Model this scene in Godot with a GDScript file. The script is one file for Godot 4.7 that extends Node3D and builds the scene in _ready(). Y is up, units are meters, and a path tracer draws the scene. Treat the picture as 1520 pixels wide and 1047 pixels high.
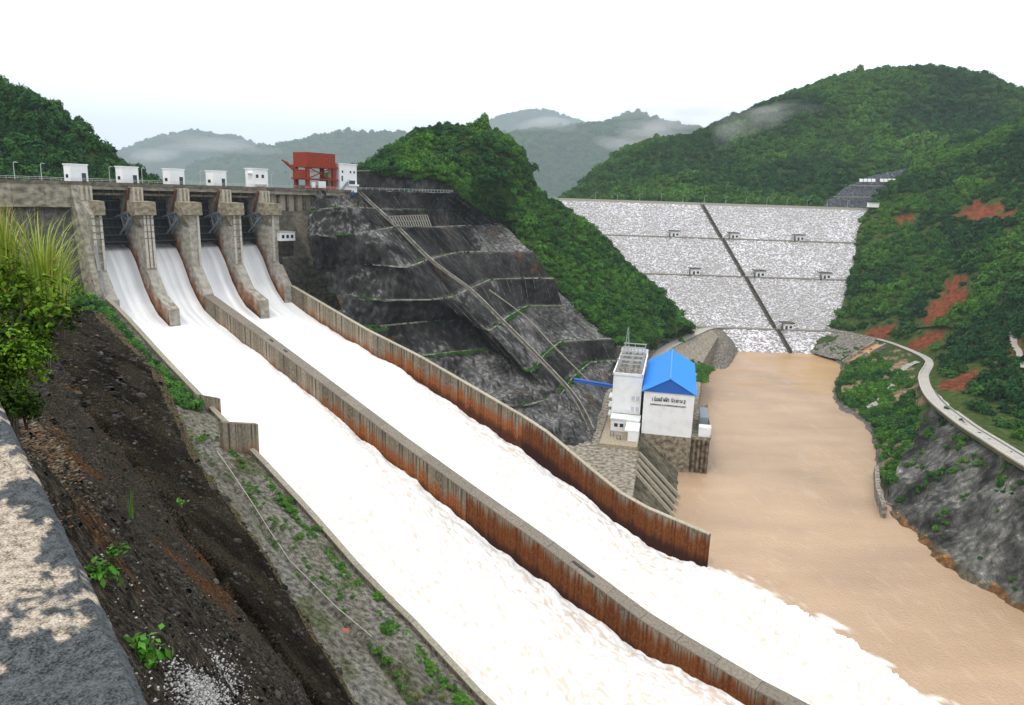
extends Node3D
# Hydropower dam: gated spillway on the left, benched rock abutment, rockfill dam and powerhouse on a brown river.

const FOCAL := 1080.0
const PITCH := 0.2138
const ROLL := 0.033
const EYE := 0.3
const RIVER := -95.0

# spillway frame: lateral axis runs across the gates, flow axis runs down the chute
const ORIGIN := Vector3(-143.5, 0.0, -242.35)
const TH := 0.694
var ax := Vector3(sin(TH), 0, -cos(TH))
var fl := Vector3(cos(TH), 0, sin(TH))

var rng := RandomNumberGenerator.new()
var M := {}
var used := {}

# ---------------------------------------------------------------- pixel rays
func ray(px: float, py: float) -> Vector3:
	var dx := px - 760.0
	var dy := py - 523.5
	var u := dx * cos(ROLL) + dy * sin(ROLL)
	var w := -dx * sin(ROLL) + dy * cos(ROLL)
	var yc := -w / FOCAL
	return Vector3(u / FOCAL, yc * cos(PITCH) - sin(PITCH), -(cos(PITCH) + yc * sin(PITCH)))

func at_elev(px: float, py: float, e: float) -> Vector3:
	var v := ray(px, py)
	return Vector3(0, EYE, 0) + v * ((e - EYE) / v.y)

func at_depth(px: float, py: float, z: float) -> Vector3:
	var v := ray(px, py)
	return Vector3(0, EYE, 0) + v * (z / -v.z)

func sp(lat: float, l: float, y: float) -> Vector3:
	return ORIGIN + ax * lat + fl * l + Vector3(0, y, 0)

func lat_of(p: Vector3) -> float: return (p - ORIGIN).dot(ax)
func l_of(p: Vector3) -> float: return (p - ORIGIN).dot(fl)

func interp(x: float, t: Array) -> float:
	if x <= t[0][0]: return t[0][1]
	for i in range(1, t.size()):
		if x <= t[i][0]:
			var f: float = (x - t[i - 1][0]) / (t[i][0] - t[i - 1][0])
			return lerpf(t[i - 1][1], t[i][1], f)
	return t[-1][1]

# ---------------------------------------------------------------- mesh builder
class MB:
	var v := PackedVector3Array()
	var n := PackedVector3Array()
	var c := PackedColorArray()
	var t := PackedVector2Array()
	var ix := PackedInt32Array()
	func tri(p0: Vector3, p1: Vector3, p2: Vector3, col := Color.WHITE, uvs := []) -> void:
		var nn := (p1 - p0).cross(p2 - p0).normalized()
		var b := v.size()
		v.append_array([p0, p1, p2])
		for i in 3:
			n.append(nn); c.append(col)
			t.append(uvs[i] if uvs.size() == 3 else Vector2.ZERO)
		ix.append_array([b, b + 2, b + 1])
	func quad(p0: Vector3, p1: Vector3, p2: Vector3, p3: Vector3, col := Color.WHITE, uvs := []) -> void:
		var nn := (p2 - p0).cross(p3 - p1).normalized()
		var b := v.size()
		v.append_array([p0, p1, p2, p3])
		for i in 4:
			n.append(nn); c.append(col)
			t.append(uvs[i] if uvs.size() == 4 else Vector2.ZERO)
		ix.append_array([b, b + 2, b + 1, b, b + 3, b + 2])
	# box from a corner and three edge vectors (right, up, toward the viewer form a right-handed set)
	func box3(o: Vector3, ex: Vector3, ey: Vector3, ez: Vector3, col := Color.WHITE) -> void:
		if ex.cross(ey).dot(ez) < 0:
			o += ex; ex = -ex
		var p := [o, o + ex, o + ex + ey, o + ey, o + ez, o + ex + ez, o + ex + ey + ez, o + ey + ez]
		for f in [[4, 5, 6, 7], [1, 0, 3, 2], [5, 1, 2, 6], [0, 4, 7, 3], [7, 6, 2, 3], [0, 1, 5, 4]]:
			quad(p[f[0]], p[f[1]], p[f[2]], p[f[3]], col, [Vector2(0, 1), Vector2(1, 1), Vector2(1, 0), Vector2(0, 0)])
	func bar(p0: Vector3, p1: Vector3, w: float, h: float, col := Color.WHITE) -> void:
		var dir := (p1 - p0).normalized()
		var up := Vector3.UP if absf(dir.y) < 0.95 else Vector3.RIGHT
		var s := dir.cross(up).normalized()
		var u := s.cross(dir).normalized()
		box3(p0 - s * w * 0.5 - u * h * 0.5, s * w, u * h, p1 - p0, col)
	func tube(p0: Vector3, p1: Vector3, r0: float, r1: float, sides := 6, col := Color.WHITE) -> void:
		var dir := (p1 - p0).normalized()
		var up := Vector3.UP if absf(dir.y) < 0.9 else Vector3.RIGHT
		var s := dir.cross(up).normalized()
		var u := s.cross(dir)
		var b := v.size()
		for i in sides + 1:
			var q := TAU * i / sides
			var d := s * cos(q) + u * sin(q)
			v.append(p0 + d * r0); v.append(p1 + d * r1)
			n.append(d); n.append(d)
			c.append(col); c.append(col)
			t.append(Vector2.ZERO); t.append(Vector2.ZERO)
		for i in sides:
			var k := b + i * 2
			ix.append_array([k, k + 2, k + 1, k + 2, k + 3, k + 1])
	# polygon (counter-clockwise seen from +w) in the plane o + x*eu + y*ev, pushed along w
	func prism(poly: PackedVector2Array, o: Vector3, eu: Vector3, ev: Vector3, w: Vector3, col := Color.WHITE) -> void:
		var idx := Geometry2D.triangulate_polygon(poly)
		var flip := eu.cross(ev).dot(w) < 0
		var ccw := not Geometry2D.is_polygon_clockwise(poly)
		for i in range(0, idx.size(), 3):
			var q := []
			for j in 3: q.append(o + eu * poly[idx[i + j]].x + ev * poly[idx[i + j]].y)
			var nn: Vector3 = (q[1] - q[0]).cross(q[2] - q[0])
			if nn.dot(w) > 0: q = [q[0], q[2], q[1]]
			tri(q[0], q[1], q[2], col)
			tri(q[0] + w, q[2] + w, q[1] + w, col)
		for i in poly.size():
			var p0 := o + eu * poly[i].x + ev * poly[i].y
			var j := (i + 1) % poly.size()
			var p1 := o + eu * poly[j].x + ev * poly[j].y
			if ccw != flip: quad(p0, p1, p1 + w, p0 + w, col)
			else: quad(p1, p0, p0 + w, p1 + w, col)
	func mesh() -> ArrayMesh:
		var arr := []
		arr.resize(Mesh.ARRAY_MAX)
		arr[Mesh.ARRAY_VERTEX] = v; arr[Mesh.ARRAY_NORMAL] = n; arr[Mesh.ARRAY_COLOR] = c; arr[Mesh.ARRAY_TEX_UV] = t; arr[Mesh.ARRAY_INDEX] = ix
		var m := ArrayMesh.new()
		m.add_surface_from_arrays(Mesh.PRIMITIVE_TRIANGLES, arr)
		return m

# ---------------------------------------------------------------- nodes
func fresh(called: String) -> String:
	if not used.has(called):
		used[called] = 0
		return called
	used[called] += 1
	return "%s_%03d" % [called, used[called]]

func tag(o: Node, label: String, category: String, group := "") -> Node:
	o.set_meta("label", label); o.set_meta("category", category)
	if group != "": o.set_meta("group", group)
	return o

func thing(called: String, label: String, category: String, pos := Vector3.ZERO, group := "") -> Node3D:
	var o := Node3D.new()
	o.name = fresh(called)
	add_child(o)
	o.position = pos
	tag(o, label, category, group)
	return o

func put(m, called: String, mat: Material, parent: Node = self, pos := Vector3.ZERO) -> MeshInstance3D:
	var o := MeshInstance3D.new()
	o.mesh = m.mesh() if m is MB else m
	o.material_override = mat
	o.name = fresh(called) if parent == self else called
	parent.add_child(o, true)
	o.position = pos
	return o

func struct(m, called: String, mat: Material) -> MeshInstance3D:
	var o := put(m, called, mat)
	o.set_meta("kind", "structure")
	return o

func scatter(m: Mesh, xf: Array, cols: Array, called: String, mat: Material, parent: Node = self) -> MultiMeshInstance3D:
	var mm := MultiMesh.new()
	mm.transform_format = MultiMesh.TRANSFORM_3D
	mm.use_colors = true
	mm.mesh = m
	mm.instance_count = xf.size()
	for i in xf.size():
		mm.set_instance_transform(i, xf[i])
		mm.set_instance_color(i, cols[i])
	var o := MultiMeshInstance3D.new()
	o.multimesh = mm
	o.material_override = mat
	o.name = fresh(called) if parent == self else called
	parent.add_child(o, true)
	o.set_meta("kind", "stuff")
	return o

# ---------------------------------------------------------------- textures and materials
func nz(seed_: int, freq: float, oct := 4, kind := FastNoiseLite.TYPE_SIMPLEX_SMOOTH) -> FastNoiseLite:
	var f := FastNoiseLite.new()
	f.seed = seed_; f.frequency = freq; f.noise_type = kind
	f.fractal_octaves = oct; f.fractal_type = FastNoiseLite.FRACTAL_FBM
	return f

func fbm(s: int, freq: float, oct := 4) -> FastNoiseLite: return nz(s, freq, oct)

# two seamless noise layers through a ramp of linear colours
func ramp_tex(size: int, s: int, f1: float, f2: float, mix: float, ramp: Array, contrast := 1.0) -> ImageTexture:
	var a1 := nz(s, f1, 5).get_seamless_image(size, size).get_data()
	var b1 := nz(s + 7, f2, 3).get_seamless_image(size, size).get_data()
	var lut := PackedByteArray()
	for i in 256:
		var q := clampf(((i / 255.0) - 0.5) * contrast + 0.5, 0, 1) * (ramp.size() - 1)
		var k := mini(int(q), ramp.size() - 2)
		var cc: Color = (ramp[k] as Color).lerp(ramp[k + 1], q - k).linear_to_srgb()
		lut.append_array([int(clampf(cc.r, 0, 1) * 255), int(clampf(cc.g, 0, 1) * 255), int(clampf(cc.b, 0, 1) * 255)])
	var out := PackedByteArray()
	out.resize(size * size * 3)
	for i in size * size:
		var q := int(a1[i] * (1.0 - mix) + b1[i] * mix) * 3
		out[i * 3] = lut[q]; out[i * 3 + 1] = lut[q + 1]; out[i * 3 + 2] = lut[q + 2]
	return ImageTexture.create_from_image(Image.create_from_data(size, size, false, Image.FORMAT_RGB8, out))

func gray_tex(size: int, s: int, f1: float, oct := 5) -> ImageTexture:
	return ImageTexture.create_from_image(nz(s, f1, oct).get_seamless_image(size, size))

func flat(col: Color, rough := 0.8, metal := 0.0) -> StandardMaterial3D:
	var m := StandardMaterial3D.new()
	m.albedo_color = col.linear_to_srgb()
	m.roughness = rough; m.metallic = metal
	return m

# world-triplanar surface: texture of colour, optional relief, tinted by vertex colours
func surf(tex: Texture2D, metres: float, rough := 0.9, bump: Texture2D = null, bump_cm := 0.0, tint := Color.WHITE) -> StandardMaterial3D:
	var m := StandardMaterial3D.new()
	m.albedo_texture = tex
	m.albedo_color = tint
	m.uv1_triplanar = true
	m.uv1_world_triplanar = true
	m.uv1_scale = Vector3.ONE / metres
	m.uv1_triplanar_sharpness = 4.0
	m.roughness = rough
	m.metallic_specular = 0.12
	m.vertex_color_use_as_albedo = true
	if bump:
		m.heightmap_enabled = true
		m.heightmap_texture = bump
		m.heightmap_scale = bump_cm
	return m

func leafmat(rough := 0.6) -> StandardMaterial3D:
	var m := StandardMaterial3D.new()
	m.vertex_color_use_as_albedo = true
	m.roughness = rough
	m.metallic_specular = 0.2
	m.cull_mode = BaseMaterial3D.CULL_DISABLED
	return m

# stain picture for the chute walls: u along the wall (48 m), v from the top edge (0) to 10 m down (1)
func stain_tex(s: int, rust_from: float, rust_amt: float, dark: float) -> ImageTexture:
	var w := 1024
	var h := 256
	var streak := nz(s, 0.022, 4)
	var fine := nz(s + 1, 0.06, 4)
	var broad := nz(s + 2, 0.006, 3)
	var out := PackedByteArray()
	out.resize(w * h * 3)
	for x in w:
		var sx := absf(x - w * 0.5) # mirrored, so that the picture repeats without a seam
		var st := streak.get_noise_2d(sx, 0.0)
		var st2 := streak.get_noise_2d(sx * 2.3, 400.0)
		var br := broad.get_noise_2d(sx, 0.0)
		for y in h:
			var v := y / float(h)
			var g := fine.get_noise_2d(sx * 1.2, y * 0.5)
			var g2 := fine.get_noise_2d(sx * 3.0 + 500, y * 3.0)
			var base := Color(0.225, 0.19, 0.14) * (1.0 + 0.6 * g + 0.3 * g2 + 0.7 * br)
			# dark run-off streaks that start at the top edge
			var run := smoothstep(0.0, 0.35, st2 + 0.25 * g + 0.3 * br - maxf(0.0, v - 0.15) * 0.6) * 0.85
			base = base.lerp(Color(0.045, 0.04, 0.03), run)
			var rust := smoothstep(rust_from - 0.16, rust_from + 0.2, v + 0.30 * st + 0.12 * g + 0.15 * br) * rust_amt
			var rc := Color(0.29, 0.085, 0.016).lerp(Color(0.16, 0.04, 0.012), clampf(0.5 + st2 * 1.2, 0, 1))
			rc = rc.lerp(Color(0.30, 0.15, 0.05), clampf(g * 1.5, 0, 0.6)) * (1.0 if dark < 0.9 else 0.55)
			base = base.lerp(rc, rust)
			var wet := smoothstep(0.55, 0.85, v + 0.16 * st + 0.1 * g2) * dark
			base = base.lerp(Color(0.035, 0.012, 0.008), wet)
			var cc := base.linear_to_srgb()
			var i := (y * w + x) * 3
			out[i] = int(clampf(cc.r, 0, 1) * 255); out[i + 1] = int(clampf(cc.g, 0, 1) * 255); out[i + 2] = int(clampf(cc.b, 0, 1) * 255)
	return ImageTexture.create_from_image(Image.create_from_data(w, h, false, Image.FORMAT_RGB8, out))

func uvmat(tex: Texture2D, rough := 0.85) -> StandardMaterial3D:
	var m := StandardMaterial3D.new()
	m.albedo_texture = tex
	m.roughness = rough
	m.metallic_specular = 0.2
	m.vertex_color_use_as_albedo = true
	m.heightmap_enabled = true
	m.heightmap_texture = tex
	m.heightmap_scale = 4.0
	return m

# ---------------------------------------------------------------- lofted terrain
func cr(p0: Vector3, p1: Vector3, p2: Vector3, p3: Vector3, t: float) -> Vector3:
	return p1.cubic_interpolate(p2, p0, p3, t)

func smooth_line(pts: Array, n: int) -> Array:
	var out := []
	var m := pts.size() - 1
	for i in n + 1:
		var q := float(i) / n * m
		var k := mini(int(q), m - 1)
		out.append(cr(pts[maxi(k - 1, 0)], pts[k], pts[k + 1], pts[mini(k + 2, m)], q - k))
	return out

# the same with straight runs and slightly eased corners
func crisp_line(pts: Array, n: int) -> Array:
	var out := []
	var m := pts.size() - 1
	for i in n + 1:
		var q := float(i) / n * m
		var k := mini(int(q), m - 1)
		var c := cr(pts[maxi(k - 1, 0)], pts[k], pts[k + 1], pts[mini(k + 2, m)], q - k)
		out.append(c.lerp((pts[k] as Vector3).lerp(pts[k + 1], q - k), 0.8))
	return out

# rows of control points -> {p, nu, nv}; nv steps between two rows, nu steps along a row
func loft(rows: Array, nu: int, nv: int, curved := true) -> Dictionary:
	var lines := []
	for r in rows: lines.append(smooth_line(r, nu))
	var p := PackedVector3Array()
	var m := lines.size() - 1
	for j in m * nv + 1:
		var q := float(j) / nv
		var k := mini(int(q), m - 1)
		for i in nu + 1:
			if curved: p.append(cr(lines[maxi(k - 1, 0)][i], lines[k][i], lines[k + 1][i], lines[mini(k + 2, m)][i], q - k))
			else: p.append((lines[k][i] as Vector3).lerp(lines[k + 1][i], q - k))
	return {"p": p, "nu": nu + 1, "nv": m * nv + 1}

func normals(g: Dictionary) -> PackedVector3Array:
	var nu: int = g.nu
	var nv: int = g.nv
	var p: PackedVector3Array = g.p
	var out := PackedVector3Array()
	out.resize(p.size())
	var flip := 0.0
	for j in nv:
		for i in nu:
			var a := p[j * nu + mini(i + 1, nu - 1)] - p[j * nu + maxi(i - 1, 0)]
			var b := p[mini(j + 1, nv - 1) * nu + i] - p[maxi(j - 1, 0) * nu + i]
			var nn := a.cross(b).normalized()
			flip += nn.y
			out[j * nu + i] = nn
	if flip < 0:
		for i in out.size(): out[i] = -out[i]
	g.flip = flip < 0
	return out

func rough_up(g: Dictionary, f: FastNoiseLite, amp: float, mask = null) -> void:
	var nn := normals(g)
	for i in g.p.size():
		var q: Vector3 = g.p[i]
		var k: float = amp if mask == null else amp * mask.call(float(i / int(g.nu)) / (g.nv - 1))
		g.p[i] = q + nn[i] * k * f.get_noise_3dv(q)

# vertex colours are kept between 0 and 1, so tints go in divided by k; the texture is that much brighter
func grid_mesh(g: Dictionary, colour: Callable, k := 1.0) -> ArrayMesh:
	var nn := normals(g)
	var nu: int = g.nu
	var nv: int = g.nv
	var cols := PackedColorArray()
	for i in g.p.size():
		var tint: Color = colour.call(g.p[i], nn[i], float(i % nu) / (nu - 1), float(i / nu) / (nv - 1))
		cols.append(Color(tint.r / k, tint.g / k, tint.b / k))
	var ix := PackedInt32Array()
	for j in nv - 1:
		for i in nu - 1:
			var a := j * nu + i
			if not g.flip: ix.append_array([a, a + nu, a + 1, a + 1, a + nu, a + nu + 1])
			else: ix.append_array([a, a + 1, a + nu, a + 1, a + nu + 1, a + nu])
	if g.has("uv"): pass
	var arr := []
	arr.resize(Mesh.ARRAY_MAX)
	arr[Mesh.ARRAY_VERTEX] = g.p; arr[Mesh.ARRAY_NORMAL] = nn; arr[Mesh.ARRAY_COLOR] = cols; arr[Mesh.ARRAY_INDEX] = ix
	if g.has("uv"): arr[Mesh.ARRAY_TEX_UV] = g.uv
	var m := ArrayMesh.new()
	m.add_surface_from_arrays(Mesh.PRIMITIVE_TRIANGLES, arr)
	return m

# random points on a grid surface, even by area
func spots(g: Dictionary, count: int, keep = null) -> Array:
	var nu: int = g.nu
	var p: PackedVector3Array = g.p
	var cum := PackedFloat32Array()
	var cells := PackedInt32Array()
	var total := 0.0
	for j in int(g.nv) - 1:
		for i in nu - 1:
			var a: int = j * nu + i
			total += (p[a + 1] - p[a]).cross(p[a + nu] - p[a]).length()
			cum.append(total); cells.append(a)
	var out := []
	for k in count:
		var a := cells[mini(cum.bsearch(rng.randf() * total), cells.size() - 1)]
		var u := rng.randf()
		var v := rng.randf()
		var q := p[a].lerp(p[a + 1], u).lerp(p[a + nu].lerp(p[a + nu + 1], u), v)
		if keep == null or keep.call(q, float(a % nu) / nu, float(a / nu) / g.nv): out.append(q)
	return out

# ---------------------------------------------------------------- plants
func rand_dir() -> Vector3:
	var z := rng.randf_range(-1, 1)
	var a := rng.randf() * TAU
	var r := sqrt(1.0 - z * z)
	return Vector3(r * cos(a), z, r * sin(a))

func leaf(b: MB, at: Vector3, dir: Vector3, nrm: Vector3, len_: float, wid: float, col: Color) -> void:
	var s := dir.cross(nrm).normalized() * wid * 0.5
	var k := b.v.size()
	var n2 := nrm.normalized()
	b.v.append_array([at, at + dir * len_ * 0.5 + s, at + dir * len_ - n2 * len_ * 0.18, at + dir * len_ * 0.5 - s])
	for i in 4:
		b.n.append(n2); b.c.append(col); b.t.append(Vector2.ZERO)
	b.ix.append_array([k, k + 2, k + 1, k, k + 3, k + 2])

# crown of a broadleaf tree, about one unit in radius, made of leaf-sized faces on uneven lobes
func crown_mesh(lobes: int, leaves: int, size: float, tall: float) -> ArrayMesh:
	var b := MB.new()
	for l in lobes:
		var d := rand_dir()
		var c := Vector3(d.x * 0.62, 0.35 * tall + absf(d.y) * 0.62 * tall * rng.randf_range(0.2, 1.1), d.z * 0.62) * rng.randf_range(0.6, 1.05)
		var r := rng.randf_range(0.32, 0.58)
		var tone := rng.randf_range(0.75, 1.25)
		for k in leaves / lobes:
			var o := rand_dir()
			if o.y < -0.45: o.y = -o.y
			var p := c + Vector3(o.x, o.y * 0.8, o.z) * r * rng.randf_range(0.72, 1.1)
			var nn := (o + rand_dir() * 0.55 + Vector3(0, 0.25, 0)).normalized()
			var dir := nn.cross(rand_dir()).normalized()
			var q := tone * rng.randf_range(0.7, 1.3)
			leaf(b, p, dir, nn, size * rng.randf_range(0.7, 1.4), size * rng.randf_range(0.5, 0.9), Color(q * rng.randf_range(0.85, 1.2), q, q * rng.randf_range(0.7, 1.1)) * 0.55)
	return b.mesh()

func trunk_mesh(h: float) -> ArrayMesh:
	var b := MB.new()
	b.tube(Vector3(0, -1.2, 0), Vector3(0.05, h * 0.5, 0.03), 0.07, 0.05, 6)
	b.tube(Vector3(0.05, h * 0.5, 0.03), Vector3(0.0, h, 0.0), 0.05, 0.025, 6)
	for i in 4:
		var a := i * 1.7
		b.tube(Vector3(0.04, h * (0.45 + 0.1 * i), 0.02), Vector3(cos(a) * 0.45, h * (0.8 + 0.1 * i), sin(a) * 0.45), 0.03, 0.012, 5)
	return b.mesh()

func green(kind: float) -> Color:
	# deep to fresh foliage greens
	var c := Color(0.016, 0.076, 0.020).lerp(Color(0.085, 0.22, 0.026), clampf(kind, 0, 1))
	return c * rng.randf_range(1.35, 2.1)

var crowns := []
var trunks := []
var shrubs := []

func canopy(g: Dictionary, count: int, r0: float, r1: float, called: String, label: String, tone: Callable, keep = null, singles := 0, single_label := "", group := "") -> void:
	var pts := spots(g, count, keep)
	# the ones that show largest become trees of their own
	var single := []
	if singles > 0:
		pts.sort_custom(func(p, q): return p.length_squared() < q.length_squared())
		var step := maxf(1.0, pts.size() * 0.6 / singles)
		var rest := []
		var next := 0.0
		for i in pts.size():
			if i >= next and single.size() < singles:
				single.append(pts[i]); next += step
			else: rest.append(pts[i])
		pts = rest
	for kind in crowns.size():
		var xf := []
		var cols := []
		for i in range(kind, pts.size(), crowns.size()):
			var r := lerpf(r0 * 0.7, r1, pow(rng.randf(), 1.4)) * (1.55 if rng.randf() < 0.06 else 1.0)
			var b := Basis(Vector3.UP, rng.randf() * TAU).scaled(Vector3(r, r * rng.randf_range(0.8, 1.25), r))
			xf.append(Transform3D(b, pts[i] - Vector3(0, r * 0.25, 0)))
			cols.append(tone.call(pts[i]))
		var o := scatter(crowns[kind], xf, cols, called, M.leaf)
		tag(o, label, "trees")
	for i in single.size():
		var t := thing("broadleaf_tree", single_label, "tree", single[i], group)
		var r := rng.randf_range(r0, r1) * 1.15
		var k := i % crowns.size()
		if rng.randf() < 0.15: r *= 1.4
		var sc := Vector3(r, r * rng.randf_range(0.9, 1.5), r)
		var turn := rng.randf() * TAU
		var tr := put(trunks[k % trunks.size()], "trunk", M.bark, t)
		tr.scale = sc; tr.rotation.y = turn
		var cr_ := put(crowns[k], "crown", tone_mat(tone.call(single[i])), t)
		cr_.scale = sc; cr_.rotation.y = turn

var tones := {}
func tone_mat(c: Color) -> StandardMaterial3D:
	var key := int(c.g * 60)
	if not tones.has(key):
		var m := leafmat()
		m.albedo_color = Color(c.r, c.g, c.b).linear_to_srgb()
		tones[key] = m
	return tones[key]

func grass_mesh(blades: int, h: float, spread: float, droop: float, wid: float) -> ArrayMesh:
	var b := MB.new()
	for i in blades:
		var a := rng.randf() * TAU
		var out := Vector3(cos(a), 0, sin(a))
		var side := Vector3(-sin(a), 0, cos(a))
		var base := out * rng.randf() * spread * 0.35
		var hh := h * rng.randf_range(0.45, 1.0)
		var lean := rng.randf_range(0.1, 1.0) * spread
		var q := rng.randf_range(0.7, 1.25)
		var col := Color(q * rng.randf_range(0.9, 1.3), q, q * rng.randf_range(0.6, 1.0)) * 0.6
		var prev := base
		var seg := 6
		for k in seg:
			var f := float(k + 1) / seg
			var p := base + out * lean * pow(f, 1.6) + Vector3(0, hh * (f - droop * pow(f, 3.0)), 0)
			var w0 := wid * (1.0 - float(k) / seg) + wid * 0.1
			var w1 := wid * (1.0 - f) + wid * 0.1
			b.quad(prev - side * w0 * 0.5, prev + side * w0 * 0.5, p + side * w1 * 0.5, p - side * w1 * 0.5, col)
			prev = p
	return b.mesh()

# ================================================================ scene
func _ready() -> void:
	rng.seed = 20240717
	# ---- camera, sky, sun, exposure
	var cam := Camera3D.new()
	cam.name = "camera"
	cam.position = Vector3(0, EYE, 0)
	cam.rotation = Vector3(-PITCH, 0, ROLL)
	cam.fov = rad_to_deg(2.0 * atan(523.5 / FOCAL))
	cam.near = 0.1
	cam.far = 16000.0
	cam.current = true
	add_child(cam)
	var env := Environment.new()
	var sky := Sky.new()
	var sm := ProceduralSkyMaterial.new()
	sm.sky_top_color = Color(0.97, 0.98, 1.0)
	sm.sky_horizon_color = Color(0.95, 0.975, 1.0)
	sm.sky_curve = 0.15
	sm.sky_energy_multiplier = 1.25
	sm.ground_bottom_color = Color(0.3, 0.3, 0.28)
	sm.ground_horizon_color = Color(0.8, 0.83, 0.85)
	sm.sun_angle_max = 0.0
	sky.sky_material = sm
	env.background_mode = Environment.BG_SKY
	env.sky = sky
	env.tonemap_mode = Environment.TONE_MAPPER_LINEAR
	env.tonemap_exposure = 1.12
	env.sdfgi_enabled = true
	env.ssao_enabled = true
	env.ssil_enabled = true
	env.fog_enabled = true
	env.fog_density = 0.00009
	env.fog_light_color = Color(0.90, 0.965, 1.0)
	env.volumetric_fog_enabled = true
	env.volumetric_fog_density = 0.0
	var we := WorldEnvironment.new()
	we.name = "world_environment"
	we.environment = env
	add_child(we)
	var sun := DirectionalLight3D.new()
	sun.name = "sun"
	sun.light_energy = 0.4
	sun.light_angular_distance = 14.0
	sun.light_color = Color(1.0, 0.97, 0.92)
	sun.rotation_degrees = Vector3(-58, -38, 0)
	sun.shadow_enabled = true
	add_child(sun)

	make_materials()
	for i in 4: crowns.append(crown_mesh(8, 560, 0.25, rng.randf_range(0.9, 1.3)))
	for i in 2: trunks.append(trunk_mesh(1.1))
	# ---- large structure
	build_ground_and_river()
	build_far_hills()
	build_abutment()
	build_rockfill_dam()
	build_right_bank()
	build_left_bank()
	build_spillway()
	build_chute()
	# ---- objects
	build_deck_things()
	build_powerhouse()
	build_foreground()

func make_materials() -> void:
	var G := func(x: float) -> Color: return Color(x, x, x)
	M.leaf = leafmat()
	M.bark = flat(Color(0.09, 0.07, 0.05))
	var bump := gray_tex(512, 5, 0.02)
	var bump2 := gray_tex(512, 15, 0.05)
	M.bump = bump; M.bump2 = bump2
	M.concrete = surf(ramp_tex(512, 21, 0.012, 0.08, 0.3, [Color(0.10, 0.09, 0.075), Color(0.30, 0.28, 0.24), Color(0.47, 0.44, 0.39)], 1.7), 14.0, 0.88, bump, 3.0)
	M.pier = surf(ramp_tex(512, 24, 0.012, 0.06, 0.35, [Color(0.19, 0.16, 0.12), Color(0.36, 0.34, 0.30), Color(0.52, 0.51, 0.48)], 1.7), 16.0, 0.88, bump, 3.0)
	M.pale = surf(ramp_tex(512, 22, 0.02, 0.09, 0.4, [Color(0.30, 0.27, 0.22), Color(0.48, 0.45, 0.39), Color(0.60, 0.58, 0.53)], 1.5), 9.0, 0.88, bump, 2.0)
	M.shotcrete = surf(ramp_tex(1024, 31, 0.009, 0.07, 0.34, [Color(0.06, 0.06, 0.057), Color(0.13, 0.128, 0.12), Color(0.21, 0.207, 0.195), Color(0.38, 0.37, 0.34), Color(0.90, 0.87, 0.80)], 1.35), 34.0, 0.9, bump2, 26.0)
	M.shotcrete.uv1_scale = Vector3(1.0 / 26.0, 1.0 / 44.0, 1.0 / 26.0)
	M.pitted = surf(ramp_tex(1024, 41, 0.02, 0.14, 0.5, [Color(0.018, 0.018, 0.015), Color(0.07, 0.06, 0.048), Color(0.17, 0.145, 0.105), Color(0.36, 0.30, 0.22), Color(0.95, 0.82, 0.62)], 2.6), 3.4, 0.95, gray_tex(1024, 43, 0.06), 9.0)
	M.greybank = surf(ramp_tex(1024, 51, 0.015, 0.07, 0.4, [Color(0.03, 0.03, 0.025), Color(0.12, 0.115, 0.095), Color(0.21, 0.20, 0.17), Color(0.34, 0.33, 0.29)], 1.8), 22.0, 0.95, bump2, 22.0)
	M.soil = surf(ramp_tex(512, 61, 0.015, 0.06, 0.4, [Color(0.12, 0.12, 0.12), Color(0.30, 0.30, 0.288), Color(0.51, 0.50, 0.48)], 1.5), 30.0, 1.0, bump2, 30.0)
	M.road = surf(ramp_tex(512, 71, 0.02, 0.1, 0.4, [Color(0.24, 0.22, 0.19), Color(0.40, 0.38, 0.34), Color(0.52, 0.50, 0.46)], 1.5), 12.0, 0.95)
	M.slab = surf(ramp_tex(1024, 81, 0.02, 0.09, 0.55, [Color(0.16, 0.15, 0.13), Color(0.34, 0.32, 0.29), Color(0.52, 0.49, 0.45), Color(0.64, 0.62, 0.58)], 2.2), 1.6, 0.95, gray_tex(1024, 83, 0.05), 2.6)
	M.rust_mild = uvmat(stain_tex(101, 0.60, 0.8, 0.6))
	M.rust_strong = uvmat(stain_tex(102, 0.34, 1.0, 0.8))
	M.rust_dark = uvmat(stain_tex(103, 0.10, 1.0, 1.0))
	M.white = flat(Color(0.78, 0.79, 0.78), 0.6)
	M.offwhite = surf(ramp_tex(256, 91, 0.02, 0.1, 0.3, [Color(0.72, 0.72, 0.71), Color(0.79, 0.80, 0.80), Color(0.82, 0.83, 0.83)], 1.4), 20.0, 0.7)
	M.blue = flat(Color(0.015, 0.24, 0.72), 0.45)
	M.blue_deep = flat(Color(0.012, 0.11, 0.46), 0.5)
	M.glass = flat(Color(0.03, 0.04, 0.05), 0.15)
	M.paneblue = flat(Color(0.50, 0.55, 0.60), 0.2)
	M.dark = flat(Color(0.025, 0.025, 0.026), 0.7)
	M.steel = flat(Color(0.20, 0.23, 0.26), 0.55, 0.3)
	M.girder = flat(Color(0.05, 0.055, 0.06), 0.6, 0.2)
	M.gate = flat(Color(0.012, 0.013, 0.014), 0.65, 0.2)
	M.gate_arm = flat(Color(0.22, 0.27, 0.31), 0.55, 0.2)
	M.galv = flat(Color(0.52, 0.54, 0.54), 0.45, 0.4)
	M.red = surf(ramp_tex(256, 95, 0.03, 0.1, 0.4, [Color(0.12, 0.022, 0.012), Color(0.27, 0.045, 0.022), Color(0.37, 0.08, 0.045)], 1.5), 6.0, 0.6)
	M.rust = flat(Color(0.16, 0.05, 0.02), 0.9)

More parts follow.
